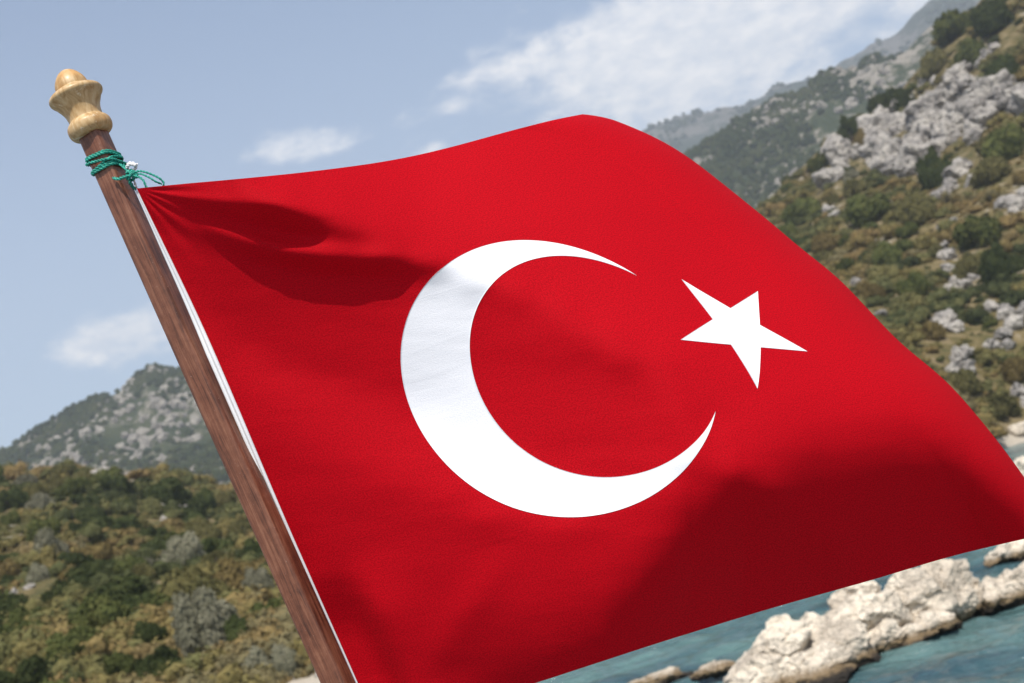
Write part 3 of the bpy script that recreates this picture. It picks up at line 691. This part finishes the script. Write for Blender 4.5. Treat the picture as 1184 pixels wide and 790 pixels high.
GD = [[1623,1632,1640,1645,1647,1645,1637,1631,1626,1621,1619,1617,1615,1614,1612,1611,1610,1607,1600,1591,1589],[1601,1614,1625,1633,1640,1647,1649,1640,1629,1620,1614,1612,1612,1611,1612,1614,1618,1621,1618,1605,1589],[1580,1596,1609,1619,1629,1637,1645,1648,1639,1627,1616,1608,1607,1608,1609,1612,1616,1620,1626,1620,1601],[1561,1578,1591,1604,1615,1626,1634,1642,1645,1635,1622,1609,1601,1602,1605,1608,1613,1618,1623,1628,1616],[1544,1557,1574,1587,1600,1612,1623,1631,1638,1640,1629,1615,1601,1595,1599,1603,1608,1614,1619,1625,1627],[1571,1553,1551,1570,1584,1598,1610,1620,1627,1633,1633,1620,1606,1591,1592,1597,1603,1609,1615,1621,1627],[1592,1578,1561,1549,1567,1582,1596,1607,1616,1622,1626,1623,1610,1595,1583,1590,1596,1603,1610,1617,1624],[1614,1597,1581,1563,1549,1566,1581,1593,1603,1610,1615,1617,1612,1599,1582,1582,1589,1597,1605,1613,1620],[1634,1617,1599,1581,1563,1549,1565,1578,1589,1597,1603,1606,1607,1600,1585,1573,1582,1591,1600,1608,1616],[1654,1635,1616,1597,1579,1561,1548,1563,1575,1583,1589,1593,1595,1595,1585,1568,1577,1586,1594,1603,1611],[1672,1652,1633,1613,1594,1577,1561,1548,1558,1568,1575,1580,1582,1583,1581,1565,1571,1579,1587,1596,1604],[1689,1669,1649,1630,1610,1592,1576,1562,1547,1549,1559,1564,1567,1567,1566,1558,1563,1570,1578,1587,1596],[1705,1686,1666,1647,1627,1609,1592,1577,1563,1548,1540,1547,1550,1549,1547,1545,1550,1559,1568,1577,1584],[1720,1702,1683,1664,1645,1626,1609,1593,1578,1563,1549,1536,1529,1527,1524,1528,1536,1546,1556,1563,1568],[1735,1717,1699,1681,1663,1645,1627,1611,1595,1579,1563,1551,1542,1538,1523,1509,1522,1532,1540,1546,1548],[1749,1733,1716,1699,1681,1664,1647,1630,1613,1596,1580,1567,1556,1547,1534,1521,1509,1511,1523,1524,1525],[1763,1748,1733,1716,1699,1683,1666,1650,1634,1616,1600,1585,1571,1559,1547,1536,1526,1515,1501,1497,1503],[1778,1764,1749,1733,1718,1702,1686,1670,1654,1637,1620,1604,1589,1575,1563,1552,1541,1528,1517,1506,1485],[1794,1780,1765,1751,1735,1720,1705,1690,1674,1658,1640,1623,1608,1593,1580,1568,1555,1543,1531,1515,1496],[1809,1796,1782,1767,1753,1738,1724,1709,1694,1677,1660,1643,1626,1611,1597,1583,1570,1557,1543,1526,1508],[1824,1811,1797,1783,1769,1755,1741,1726,1711,1695,1678,1661,1644,1628,1613,1599,1585,1571,1556,1539,1520],[1839,1826,1813,1799,1785,1771,1757,1743,1727,1711,1695,1678,1661,1645,1629,1614,1600,1584,1568,1551,1532],[1853,1840,1827,1814,1800,1786,1772,1758,1743,1727,1711,1694,1677,1661,1645,1629,1614,1598,1581,1563,1544],[1867,1854,1841,1828,1815,1801,1787,1773,1758,1742,1726,1709,1692,1676,1660,1643,1627,1611,1594,1575,1556],[1879,1867,1854,1841,1828,1815,1801,1787,1772,1756,1740,1724,1707,1690,1674,1657,1640,1623,1606,1587,1568]]
GX = np.array(GX) / 10.0; GY = np.array(GY) / 10.0; GD = np.array(GD) / 1000.0
# flatten the ridge of the billow a little towards a smooth sheet
_u, _v = np.meshgrid(np.linspace(0, 1.2, 25), np.linspace(0, 1, 21), indexing='ij'); _u, _v, _d = _u.ravel(), _v.ravel(), GD.ravel()
_B = np.stack([_u ** 0, _u, _v, _u * _u, _u * _v, _v * _v], -1); _q = _B @ np.linalg.lstsq(_B, _d, rcond=None)[0]
GD = (_q + 0.45 * (_d - _q)).reshape(GD.shape)
def cub(G, fu, fv):
    nu, nv = G.shape
    def w4(f, n):
        i = np.clip(np.floor(f).astype(int), 0, n - 2); a = f - i
        w = [(-a + 2 * a * a - a ** 3) / 2, (2 - 5 * a * a + 3 * a ** 3) / 2, (a + 4 * a * a - 3 * a ** 3) / 2, (a ** 3 - a * a) / 2]
        return i, w
    Gp = np.pad(G, 2, mode='reflect', reflect_type='odd')
    i, wu = w4(fu, nu); j, wv = w4(fv, nv); r = 0
    for k in range(4):
        for l in range(4): r = r + wu[k] * wv[l] * Gp[i + k + 1, j + l + 1]
    return r
def sm(x, a, b):
    t = np.clip((x - a) / (b - a), 0, 1); return t * t * (3 - 2 * t)
GH = 0.70                                                 # height of the flag in metres
FLY = [(648,118),(676,127),(700,136),(722,143),(742,151),(778,169),(816,197),(854,228),(892,258),(937,298),(958,310),(1009,364),(1044,402),(1087,433),(1121,471),(1156,514),(1184,552),(1215,600),(1224,620)]
def wind(x, y):
    """folds of the cloth (millimetres, + away from the viewer) over the smooth billow"""
    yt = np.interp(x, [158, 194, 330, 443, 506, 557, 601], [218, 214, 202, 189, 176, 161, 149])
    y1 = np.interp(x, [158, 200, 239, 327, 401, 460, 490, 560], [220, 226, 232, 238, 252, 275, 290, 300])
    y2 = np.interp(x, [158, 200, 230, 283, 327, 416, 460, 560], [221, 240, 256, 274, 286, 293, 292, 302])
    y3 = np.interp(x, [158, 200, 224, 283, 342, 386, 416, 460, 560], [223, 262, 277, 312, 336, 347, 351, 352, 345])
    ym = y1 + 0.66 * (y2 - y1); d1 = K['s1'] * (ym - y1); lift = K['li'] * d1; y2b = y2 + 6; yq = y2b + K['q'] * (y3 - y2b); d2 = K['s2'] * K['q'] * (y3 - y2b)
    h = d1 - lift + d2
    W = sm(x, 160, 215) * np.interp(x, [158, 290, 340, 400, 450, 500, 560], [1, .95, .82, .62, .44, .22, 0])
    o = np.zeros_like(x)
    top = -h + K['st'] * (y1 - yt)
    def seg(a, b, va, vb): return va + (vb - va) * sm_l((y - a) / np.maximum(b - a, 1e-6))
    def sm_l(t): return np.clip(t, 0, 1)
    p = np.where(y < y1, seg(yt, y1, top, -h), np.where(y < ym, seg(y1, ym, -h, -h + d1), np.where(y < y2b, seg(ym, y2b, -h + d1, -h + d1 - lift), seg(y2b, yq, -h + d1 - lift, 0))))
    ker = np.hanning(13)[1:-1]; ker /= ker.sum(); q_ = np.pad(W * p, ((0, 0), (5, 5)), mode='edge'); q_ = sum(ker[i] * q_[:, i:i + p.shape[1]] for i in range(11)); k2 = np.hanning(43)[1:-1]; k2 /= k2.sum(); q2 = np.pad(q_, ((20, 20), (0, 0)), mode='edge'); o = o + sum(k2[i] * q2[i:i + p.shape[0]] for i in range(41))
    # the lower edge curls away from the wind
    yB = np.interp(x, [380, 470, 560, 640, 700, 740, 775, 800, 860, 950, 1050, 1120, 1184, 1230], [870, 822, 785, 755, 722, 684, 640, 606, 562, 530, 510, 505, 515, 540])
    w_ = 30.0
    o = o + np.interp(x, K['sx'], K['sy']) * w_ * np.logaddexp(0, (y - yB) / w_)
    # the whole sheet leans a little, its foot towards the viewer
    hxx = 158 + (y - 218) * 0.445
    o = o - 0.17 * (y - 450) * sm(x - hxx, 0, 330)
    # soft band across the crescent
    yc = 392 + (x - 600) * 0.10
    o = o - K['band'] * np.exp(-((y - yc) / 34) ** 2) * sm(x, 520, 640) * (1 - sm(x, 780, 900))
    # diagonal pinch near the lower hoist corner
    dx, dy = x - 405, y - 670; L_ = (dx * 0.43 + dy * 0.90); q = dx * 0.90 - dy * 0.43
    o = o + K['pin'] * np.tanh(q / 14) * np.exp(-(q / 60) ** 2) * sm(L_, -30, 60)
    dx, dy = x - 545, y - 700
    o = o - 4 * np.exp(-((dx * 0.8 + dy * 0.6) / 22) ** 2 - ((dx * 0.6 - dy * 0.8) / 70) ** 2)
    # small creases that fan out of the top corner and across the middle
    rho = np.hypot(x - 158, y - 218) + 1; th = np.degrees(np.arctan2(y - 218, x - 158))
    o = o + 1.6 * np.sin(th / 2.3) * np.exp(-(rho / 90) ** 2) * sm(rho, 5, 30)
    o = o + 0.9 * fbm(np.stack([x / 120, y / 34, 0 * x], -1), 3, 61) + 3.0 * fbm(np.stack([x / 170, y / 120, 0 * x + 4], -1), 2, 62)
    return o
K = dict(s1=1.15, li=0.6, s2=1.65, q=0.45, st=0.5, f0=380, f1=520, band=4.5, pin=-16, sx=[400, 560, 800, 950, 1100, 1230], sy=[0, .66, .95, 1.33, 1.66, 1.85])
NUF, NVF = 560, 360
SMAX = 1.5
su = np.linspace(0, SMAX, NUF); sv = np.linspace(0, 1, NVF)
def build_cloth_points():
    cu = np.linspace(0, 1.2, 481)
    CU, CV = np.meshgrid(cu, sv, indexing='ij')
    X = cub(GX, CU / 1.2 * 24, CV * 20); Y = cub(GY, CU / 1.2 * 24, CV * 20)
    fx = np.array([p[0] for p in FLY]); fy = np.array([p[1] for p in FLY])
    outside = (X > np.interp(Y, fy, fx)); outside[-1] = True
    ue = cu[outside.argmax(0)]
    ker = np.hanning(63)[1:-1]; ker /= ker.sum(); uep = np.pad(ue, 30, mode='reflect', reflect_type='odd') ; ue = np.convolve(uep, ker, 'valid')
    ue = ue - 0.02 * np.clip(1 - sv / 0.028, 0, 1) ** 2.2
    A = 0.13
    SU, SV = np.meshgrid(su, sv, indexing='ij'); UE = np.repeat(ue[None], NUF, 0)
    s = SU - (UE - A); ang = np.clip(s / A, 0, math.pi / 2)
    # arc length A*pi/2*... quarter turn, then the tail streams away behind
    arc = A
    q = np.where(s <= 0, SU, UE - A + arc * np.sin(ang))
    back = np.where(s <= 0, 0, arc * (1 - np.cos(ang)))
    tail = np.clip(s - A * math.pi / 2, 0, None)
    q = q - 0.22 * tail - 0.03 * np.sin(tail * 14) * (tail > 0) * np.clip(tail * 5, 0, 1)
    q = np.clip(q, 0, 1.2)
    vv = 0.5 + (SV - 0.5) * (1 - 0.16 * tail)
    X = cub(GX, q / 1.2 * 24, vv * 20); Y = cub(GY, q / 1.2 * 24, vv * 20); Dp = cub(GD, q / 1.2 * 24, vv * 20)
    Dp = Dp + (back + tail) * GH + wind(X, Y) / 1000.0 * np.where(s <= 0, 1, np.exp(-np.clip(s, 0, 9) * 3))
    d = _F + (X[..., None] - 592) / FPX * _R + (395 - Y[..., None]) / FPX * _U
    return CAM + Dp[..., None] * d
CL = build_cloth_points()
TU = np.gradient(CL, axis=0); TV = np.gradient(CL, axis=1); CN = np.cross(TV, TU); CN /= np.linalg.norm(CN, axis=2)[..., None]
if (CN[100, 100] * (CAM - CL[100, 100])).sum() < 0: CN = -CN
def bil(G, u, v):
    fu = np.clip(u / SMAX * (NUF - 1), 0, NUF - 1.001); fv = np.clip(v * (NVF - 1), 0, NVF - 1.001)
    i = fu.astype(int); j = fv.astype(int); a = (fu - i)[..., None]; b = (fv - j)[..., None]
    return (1 - a) * (1 - b) * G[i, j] + a * (1 - b) * G[i + 1, j] + (1 - a) * b * G[i, j + 1] + a * b * G[i + 1, j + 1]

def cloth_material(name, col, col2, sheen, trans):
    m, t, out = material(name)
    uv = t.new('ShaderNodeUVMap').outputs[0]
    fine = t.noise(uv, 760, 2, 0.5); mid = t.noise(uv, 26, 4, 0.55); grain = t.noise(uv, 400, 3, 0.7)
    c = t.mix(t.maprange(grain, 0.34, 0.62), col, col2)
    c = t.mix(t.math('MULTIPLY', t.maprange(fine, 0.62, 0.76), 0.5), c, tuple(min(1, q * 1.25 + 0.02) for q in col2))  # sparkle of the weave, painted into the colour as lighter speckles
    mp = t.new('ShaderNodeMapping', inp={'Vector': uv, 'Scale': (3.0, 22.0, 1.0), 'Rotation': (0, 0, rad(-12))}).outputs[0]
    cre = t.new('ShaderNodeTexNoise', inp={'Vector': mp, 'Scale': 1.6, 'Detail': 4, 'Roughness': 0.55, 'Distortion': 0.8}).outputs[0]
    h = t.math('ADD', t.math('MULTIPLY', grain, 0.0007), t.math('ADD', t.math('MULTIPLY', cre, 0.0009), t.math('MULTIPLY', fine, 0.0004)))
    nb = t.new('ShaderNodeBump', inp={'Height': h, 'Strength': 0.5, 'Distance': 1.0}).outputs[0]
    b = t.new('ShaderNodeBsdfPrincipled', inp={'Base Color': c, 'Roughness': 0.72, 'Specular IOR Level': 0.08, 'Sheen Weight': sheen, 'Sheen Roughness': 0.5, 'Sheen Tint': (1, .55, .5, 1), 'Normal': nb})
    tr = t.new('ShaderNodeBsdfTranslucent', inp={0: c, 'Normal': nb})
    t.l.new(t.new('ShaderNodeMixShader', inp={0: trans, 1: b.outputs[0], 2: tr.outputs[0]}).outputs[0], out.inputs[0])
    return m
m_red = cloth_material('red_polyester_cloth', (.36, .0012, .0055), (.62, .0026, .011), 0.0, 0.34)
m_white = cloth_material('white_polyester_cloth', (.73, .73, .755), (.79, .79, .81), 0.0, 0.08)

P_BASE = at(448, 900, 1.585)
flag = empty('flag', tuple(CL[0, -1]), 'red flag with white crescent and star streaming from the wooden pole', 'flag')
def add_uv(o, uvs):
    me = o.data; l = me.uv_layers.new(name='UVMap'); idx = np.empty(len(me.loops), dtype=np.int32); me.loops.foreach_get('vertex_index', idx)
    l.data.foreach_set('uv', np.asarray(uvs, dtype=np.float32)[idx].ravel())
SU, SV = np.meshgrid(su, sv, indexing='ij')
cloth = mesh_np('cloth', CL.reshape(-1, 3), grid_faces(NUF, NVF), m_red, parent=flag)
add_uv(cloth, np.stack([SU, 1 - SV], -1).reshape(-1, 2))
def motif(name, ub, vb, fc, border):
    """patch sewn through the cloth: a front sheet, a back sheet and the rim joining them"""
    p = bil(CL, ub, vb); n = bil(CN, ub, vb); k = len(ub)
    V = np.concatenate([p + n * 0.0006, p - n * 0.0006]); fc = np.asarray(fc)
    b = np.asarray(border); b2 = np.roll(b, -1)
    rim = np.stack([b, b2, b2 + k, b + k], -1)
    Fc = np.concatenate([fc, fc[:, ::-1] + k, rim])
    o = mesh_np(name, V, Fc, m_white, parent=flag)
    add_uv(o, np.concatenate([np.stack([ub, 1 - vb], -1)] * 2))
    for pl in o.data.polygons[len(fc) * 2:]: pl.use_smooth = False
    return o
# crescent: strips between the outer and the inner circle
na, nr = 260, 44
th1 = math.atan2(.1337, .21125); th2 = math.atan2(.1337, .14875)
t1 = np.linspace(th1, 2 * math.pi - th1, na); t2 = np.linspace(th2, 2 * math.pi - th2, na)
ou, ov = .5 + .25 * np.cos(t1), .5 - .25 * np.sin(t1); iu, iv = .5625 + .2 * np.cos(t2), .5 - .2 * np.sin(t2)
k_ = np.linspace(0, 1, nr)[None]
cu_ = (ou[:, None] * (1 - k_) + iu[:, None] * k_); cv_ = (ov[:, None] * (1 - k_) + iv[:, None] * k_)
ids = np.arange(na * nr).reshape(na, nr)
motif('crescent', cu_.ravel(), cv_.ravel(), grid_faces(na, nr)[:, ::-1], np.concatenate([ids[:, 0], ids[-1, 1:], ids[::-1, -1][1:], ids[0, ::-1][1:-1]])[::-1])
# star: ten kites, each a small grid, welded by index
SC = .835
tips = [(SC + .125 * math.cos(math.radians(180 - 72 * i)), .5 - .125 * math.sin(math.radians(180 - 72 * i))) for i in range(5)]
inr = .125 * 0.382
inn = [(SC + inr * math.cos(math.radians(144 - 72 * i)), .5 - inr * math.sin(math.radians(144 - 72 * i))) for i in range(5)]
ns_ = 24; Us, Vs_, Fs_, key = [], [], [], {}
outl = []
for i in range(5): outl += [tips[i], inn[i]]
def vid(u, v):
    kk = (round(u * 1e6), round(v * 1e6))
    if kk not in key: key[kk] = len(Us); Us.append(u); Vs_.append(v)
    return key[kk]
bord = []
for i in range(5):
    a = tips[i]; b = inn[i]; c = (SC, .5); d = inn[i - 1]
    g = [[None] * (ns_ + 1) for _ in range(ns_ + 1)]
    for p in range(ns_ + 1):
        for q in range(ns_ + 1):
            s_, t_ = p / ns_, q / ns_
            u = (1 - s_) * (1 - t_) * a[0] + s_ * (1 - t_) * b[0] + s_ * t_ * c[0] + (1 - s_) * t_ * d[0]
            v = (1 - s_) * (1 - t_) * a[1] + s_ * (1 - t_) * b[1] + s_ * t_ * c[1] + (1 - s_) * t_ * d[1]
            g[p][q] = vid(u, v)
    for p in range(ns_):
        for q in range(ns_): Fs_.append((g[p][q], g[p + 1][q], g[p + 1][q + 1], g[p][q + 1]))
    bord += [g[0][q] for q in range(ns_, 0, -1)] + [g[p][0] for p in range(0, ns_)]
motif('star', np.array(Us), np.array(Vs_), Fs_, bord)

# white header of the flag along the hoist: two rolls of canvas tape
def hoist_px(v): return cub(GX, 0 * v, v * 20), cub(GY, 0 * v, v * 20), cub(GD, 0 * v, v * 20)
hv = np.linspace(0.004, 1.0, 160); hx, hy, hd = hoist_px(hv)
wd = np.interp(hv, [0, .1, .3, .6, 1], [2.4, 5, 9, 7, 6.5])
parts = []
m_tape, t, out = material('white_canvas_tape')
pos = t.new('ShaderNodeNewGeometry').outputs['Position']
n_ = t.noise(pos, 60, 3, .6)
principled(t, out, Base_Color=t.mix(n_, (.74, .73, .72), (.86, .85, .85)), Roughness=0.85, Specular_IOR_Level=0.15, Normal=bump(t, t.noise(pos, 900, 2, .5), 0.4, 0.0006))
for off, dz in ((0.22, 0.0), (0.74, 0.0015)):
    ctr = np.array([at(x - w_ * off, y + 0.42 * w_ * off, d - 0.0015 + dz) for x, y, d, w_ in zip(hx, hy, hd, wd)])
    parts.append(tube_arrays(ctr, np.maximum(wd * 0.29 * 1.63 / FPX, .0004), 10))
V, Fc = join(parts); mesh_np('header_tape', V, Fc, m_tape, parent=flag)

# ------------------------------------------------------------------ the pole
p_top = at(105.6, 151, 1.668); p_low = at(391, 790, 1.592)
ax = p_top - p_low; ax /= np.linalg.norm(ax)
p_base = p_top - ax * 1.05
xx = _R - ax * np.dot(_R, ax); xx /= np.linalg.norm(xx); yy = np.cross(ax, xx)      # yy points away from the camera
pole = empty('flagpole', tuple(p_base), 'leaning varnished brown wooden flagpole with turned pale wood finial', 'flagpole')
pole.matrix_world = Matrix(((xx[0], yy[0], ax[0], p_base[0]), (xx[1], yy[1], ax[1], p_base[1]), (xx[2], yy[2], ax[2], p_base[2]), (0, 0, 0, 1)))
PXM = 1.668 / FPX
def local_mesh(name, V, Fc, mat, parent, smooth=True):
    o = mesh_np(name, V, Fc, mat, smooth=smooth); o.parent = parent; return o
m_pole, t, out = material('varnished_brown_wood')
oc = t.new('ShaderNodeTexCoord').outputs['Object']
mp = t.new('ShaderNodeMapping', inp={'Vector': oc, 'Scale': (1, 1, 0.045)}).outputs[0]
g1 = t.noise(mp, 300, 6, .65, .5); g2 = t.noise(mp, 900, 3, .6); g3 = t.noise(oc, 16, 5, .7); g4 = t.noise(oc, 430, 3, .6)
c = t.ramp(t.math('ADD', t.math('MULTIPLY', g1, .55), t.math('MULTIPLY', g3, .45)), [(.38, (.055, .019, .010)), (.50, (.165, .059, .030)), (.62, (.26, .112, .062))])
c = t.mix(t.math('MULTIPLY', t.maprange(g2, .55, .72), .45), c, (.06, .022, .014))
c = t.mix(t.math('MULTIPLY', t.maprange(g4, .66, .76), .5), c, (.42, .30, .24))
principled(t, out, Base_Color=c, Roughness=0.42, Specular_IOR_Level=0.45, Normal=bump(t, t.math('ADD', t.math('MULTIPLY', g1, .6), t.math('MULTIPLY', g4, .4)), 0.55, 0.0012))
m_fin, t, out = material('varnished_pale_pine')
oc = t.new('ShaderNodeTexCoord').outputs['Object']
mp = t.new('ShaderNodeMapping', inp={'Vector': oc, 'Scale': (1, 1, .25), 'Rotation': (rad(20), 0, 0)}).outputs[0]
g1 = t.noise(mp, 130, 5, .6, .8); g2 = t.noise(oc, 60, 5, .7); g3 = t.noise(oc, 24, 4, .6)
c = t.ramp(g1, [(.36, (.36, .21, .080)), (.52, (.50, .325, .145)), (.66, (.58, .42, .23))])
c = t.mix(t.math('MULTIPLY', t.maprange(g3, .50, .66), .55), c, (.55, .26, .06))
c = t.mix(t.math('MULTIPLY', t.maprange(g2, .60, .68), .6), c, (.72, .62, .44))
principled(t, out, Base_Color=c, Roughness=0.5, Specular_IOR_Level=0.4, Coat_Weight=0.12, Coat_Roughness=0.25, Normal=bump(t, t.math('ADD', g1, g2), 0.3, 0.0012))
# shaft: a square batten with generously rounded corners, slightly twisted to the viewer
def shaft():
    nz, na_ = 220, 56; z = np.linspace(0, 1.05, nz); a = np.linspace(0, 2 * np.pi, na_, endpoint=False)
    n = 5.5; rr = 0.0148 / (np.abs(np.cos(a)) ** n + np.abs(np.sin(a)) ** n) ** (1 / n)
    x = rr * np.cos(a - rad(22)); y = rr * np.sin(a - rad(22))
    sc_ = np.where(z > 1.046, 1 - (z - 1.046) / .004 * .12, 1.0) * (1 - 0.02 * z)
    V = np.stack([x[None] * sc_[:, None], y[None] * sc_[:, None], np.repeat(z[:, None], na_, 1)], -1)
    V[..., :2] *= 1 + 0.012 * vnoise(np.stack([x[None] * 90 + 0 * z[:, None], y[None] * 90 + 0 * z[:, None], z[:, None] * 9 + 0 * x[None]], -1), 4)[..., None]
    Vf = V.reshape(-1, 3); Fc = grid_faces(nz, na_, wrap_v=True)
    Vf = np.concatenate([Vf, [[0, 0, 1.05], [0, 0, 0]]]); j = np.arange(na_); k2 = (j + 1) % na_
    cap = np.stack([(nz - 1) * na_ + j, (nz - 1) * na_ + k2, 0 * j + len(Vf) - 2, 0 * j + len(Vf) - 2], -1)
    tri = np.concatenate([Fc[:, [0, 1, 2]], Fc[:, [0, 2, 3]], cap[:, :3], np.stack([k2, j, 0 * j + len(Vf) - 1], -1)])
    local_mesh('shaft', Vf, tri[:, ::-1], m_pole, pole)
shaft()
PR = [(-7, 0), (-7, 14), (-7, 19), (-5.2, 22.5), (-2.5, 24.8), (1, 25.9), (4, 26.0), (7.5, 25.6), (10.8, 23.6), (12.9, 21.2), (13.6, 20.4), (13.9, 20.0), (16, 19.9), (19, 20.1), (23, 20.6), (27, 21.7), (31, 23.4), (35, 25.8), (38.5, 27.6), (41, 30), (43.2, 31.6), (45.6, 32), (48, 31), (50, 28.8), (51.8, 25.2), (53.6, 21.2), (54.3, 19.6), (54.8, 19.2), (57, 19.4), (61, 18.8), (65, 17.4), (69, 15.2), (73, 12.2), (76, 9.0), (78, 5.6), (79, 2.6), (79.4, 0)]
def finial():
    z = np.array([q[0] for q in PR]) * PXM + 1.05; r = np.array([q[1] for q in PR]) * PXM
    # densify with a smooth curve
    tt = np.arange(len(PR)); tf = np.linspace(0, len(PR) - 1, 150); z = np.interp(tf, tt, z); r = np.interp(tf, tt, r)
    ker = np.array([1, 2, 3, 2, 1]) / 9.; z2 = np.convolve(np.pad(z, 2, mode='edge'), ker, 'valid'); r2 = np.convolve(np.pad(r, 2, mode='edge'), ker, 'valid')
    z2[0], r2[0], z2[-1], r2[-1] = z[0], 0.0001, z[-1], 0.0001
    a = np.linspace(0, 2 * np.pi, 72, endpoint=False)
    V = np.stack([r2[:, None] * np.cos(a), r2[:, None] * np.sin(a), np.repeat(z2[:, None], 72, 1)], -1).reshape(-1, 3)
    local_mesh('finial', V, grid_faces(150, 72, wrap_v=True)[:, ::-1], m_fin, pole)
finial()

# ------------------------------------------------------------------ the green twine that ties the flag on
m_tw, t, out = material('green_nylon_twine')
pos = t.new('ShaderNodeNewGeometry').outputs['Position']
n_ = t.noise(pos, 420, 3, .6)
principled(t, out, Base_Color=t.mix(t.maprange(n_, .35, .65), (.004, .16, .115), (.022, .36, .26)), Roughness=0.5, Specular_IOR_Level=0.4, Normal=bump(t, t.noise(pos, 1500, 2, .5), .5, .0005))
m_wc, t, out = material('white_cotton_cord')
pos = t.new('ShaderNodeNewGeometry').outputs['Position']
principled(t, out, Base_Color=t.mix(t.noise(pos, 500, 3, .6), (.62, .58, .57), (.85, .83, .82)), Roughness=0.9, Normal=bump(t, t.noise(pos, 900, 3, .6), .8, .001))
def resample(pts, step=0.0007):
    pts = np.asarray(pts, float)
    n = len(pts); Pp = np.concatenate([[2 * pts[0] - pts[1]], pts, [2 * pts[-1] - pts[-2]]]); outp = []
    for i in range(n - 1):
        p0, p1, p2, p3 = Pp[i:i + 4]; m = max(3, int(np.linalg.norm(p2 - p1) / step))
        for k in range(m):
            a = k / m; outp.append(0.5 * ((2 * p1) + (p2 - p0) * a + (2 * p0 - 5 * p1 + 4 * p2 - p3) * a * a + (3 * p1 - p0 - 3 * p2 + p3) * a ** 3))
    outp.append(pts[-1]); return np.array(outp)
def twist(pts, R=0.0017, strands=2, pitch=0.009):
    """rope laid from strands round a path"""
    c = resample(pts); T = np.gradient(c, axis=0); T /= np.linalg.norm(T, axis=1)[:, None] + 1e-12
    N = np.cross(T, [0.2, 0.5, 0.84]); N /= np.linalg.norm(N, axis=1)[:, None] + 1e-12; B = np.cross(T, N)
    s_ = np.concatenate([[0], np.cumsum(np.linalg.norm(np.diff(c, axis=0), axis=1))]); res = []
    for k in range(strands):
        ph = 2 * np.pi * (s_ / pitch + k / strands)
        q = c + (R * 0.48) * (np.cos(ph)[:, None] * N + np.sin(ph)[:, None] * B)
        res.append(tube_arrays(q, R * 0.60, 8))
    return res
def onpole(theta, tpx, r=0.0182):
    """theta: 0 = image right, 90 = towards the camera"""
    return p_top + ax * (tpx * PXM) + r * (math.cos(theta) * xx - math.sin(theta) * yy)
def rsq(th, n=4.2):
    a = -th + rad(22); return 0.0146 / (abs(math.cos(a)) ** n + abs(math.sin(a)) ** n) ** (1 / n) + 0.0018
tw = []
for c0, tilt, ph, rr_ in ((-34, -3.6, 0, 0), (-37.5, -4.5, 0.4, .0005), (-46, 2.8, .2, .0006), (-49.5, -1.8, 0, .0), (-52.6, -2.2, .3, .0004), (-44, -7.5, 0, .0022)):
    tw += twist([onpole(a, c0 + tilt * math.cos(a + ph) + 0.8 * math.sin(2 * a + ph), rsq(a) + rr_) for a in np.linspace(0, 2 * np.pi, 40)])
def PX(l): return [at(x, y, d) for x, y, d in l]
kd = 1.640
tw += twist(PX([(139, 190, 1.650), (146, 196, 1.640), (152, 201, 1.634), (155, 206, 1.640), (150, 209, 1.648), (146, 204, 1.642), (151, 198, 1.636), (157, 200, 1.634), (158, 205, 1.642), (153, 203, 1.630)]))
tw += twist(PX([(131, 206, 1.640), (137, 207, 1.634), (143, 205, 1.632), (150, 203, 1.630), (156, 200, 1.634), (151, 197, 1.640), (146, 201, 1.634)]), .0019)
tw += twist(PX([(152, 201, 1.630), (160, 198, 1.630), (168, 199, 1.626), (176, 202, 1.624), (184, 206, 1.622), (189, 211, 1.622), (189, 216, 1.622)]), .0013)
tw += twist(PX([(154, 203, 1.632), (162, 201, 1.626), (172, 205, 1.620), (180, 210, 1.620), (187, 213, 1.624)]), .0012)
tw += twist(PX([(155, 203, 1.630), (161, 205, 1.626), (166, 209, 1.622), (169, 216, 1.620), (174, 222, 1.622)]), .0014)
tw += twist(PX([(150, 204, 1.640), (150, 210, 1.642), (153, 216, 1.646), (157, 219, 1.652)]), .0019)
tw += twist(PX([(143, 190, 1.652), (148, 199, 1.650), (151, 210, 1.652), (155, 218, 1.656)]), .0015)
V, Fc = join(tw); o0 = V.mean(0)
ob = mesh_np('twine', V - o0, Fc, m_tw); ob.location = o0
ob['label'] = 'green nylon twine wound round the pole and knotted at the flag corner'; ob['category'] = 'twine'
wcs = []
wcs += twist(PX([(147, 193, 1.646), (149, 189, 1.642), (154, 189, 1.640), (157, 193, 1.642), (154, 197, 1.644), (149, 197, 1.642), (147, 193, 1.638), (151, 190, 1.634), (156, 191, 1.634), (158, 190, 1.63)]), .0019)
wcs += twist(PX([(151, 197, 1.646), (153, 204, 1.650), (156, 212, 1.654), (158, 218, 1.656)]), .0014)
V, Fc = join(wcs); o0 = V.mean(0)
ob = mesh_np('cord', V - o0, Fc, m_wc); ob.location = o0
ob['label'] = 'small loop of white cord caught in the green twine knot'; ob['category'] = 'cord'

# ------------------------------------------------------------------ the air
m_hz = bpy.data.materials.new('pale_haze'); m_hz.use_nodes = True; t = NT(m_hz.node_tree); t.n.clear(); out = t.new('ShaderNodeOutputMaterial')
pv = t.new('ShaderNodeVolumePrincipled', inp={'Color': (.86, .92, 1.0, 1), 'Density': HAZE, 'Anisotropy': 0.2})
t.l.new(pv.outputs[0], out.inputs['Volume'])
bm = bmesh.new(); bmesh.ops.create_cube(bm, size=1.0)
for v_ in bm.verts: v_.co = Vector((v_.co.x * 7000, v_.co.y * 3600 + 1600, -60 if v_.co.z < 0 else 900))
me = bpy.data.meshes.new('haze'); bm.to_mesh(me); bm.free(); me.materials.append(m_hz)
hz_o = bpy.data.objects.new('haze', me); link(hz_o, kind='stuff')
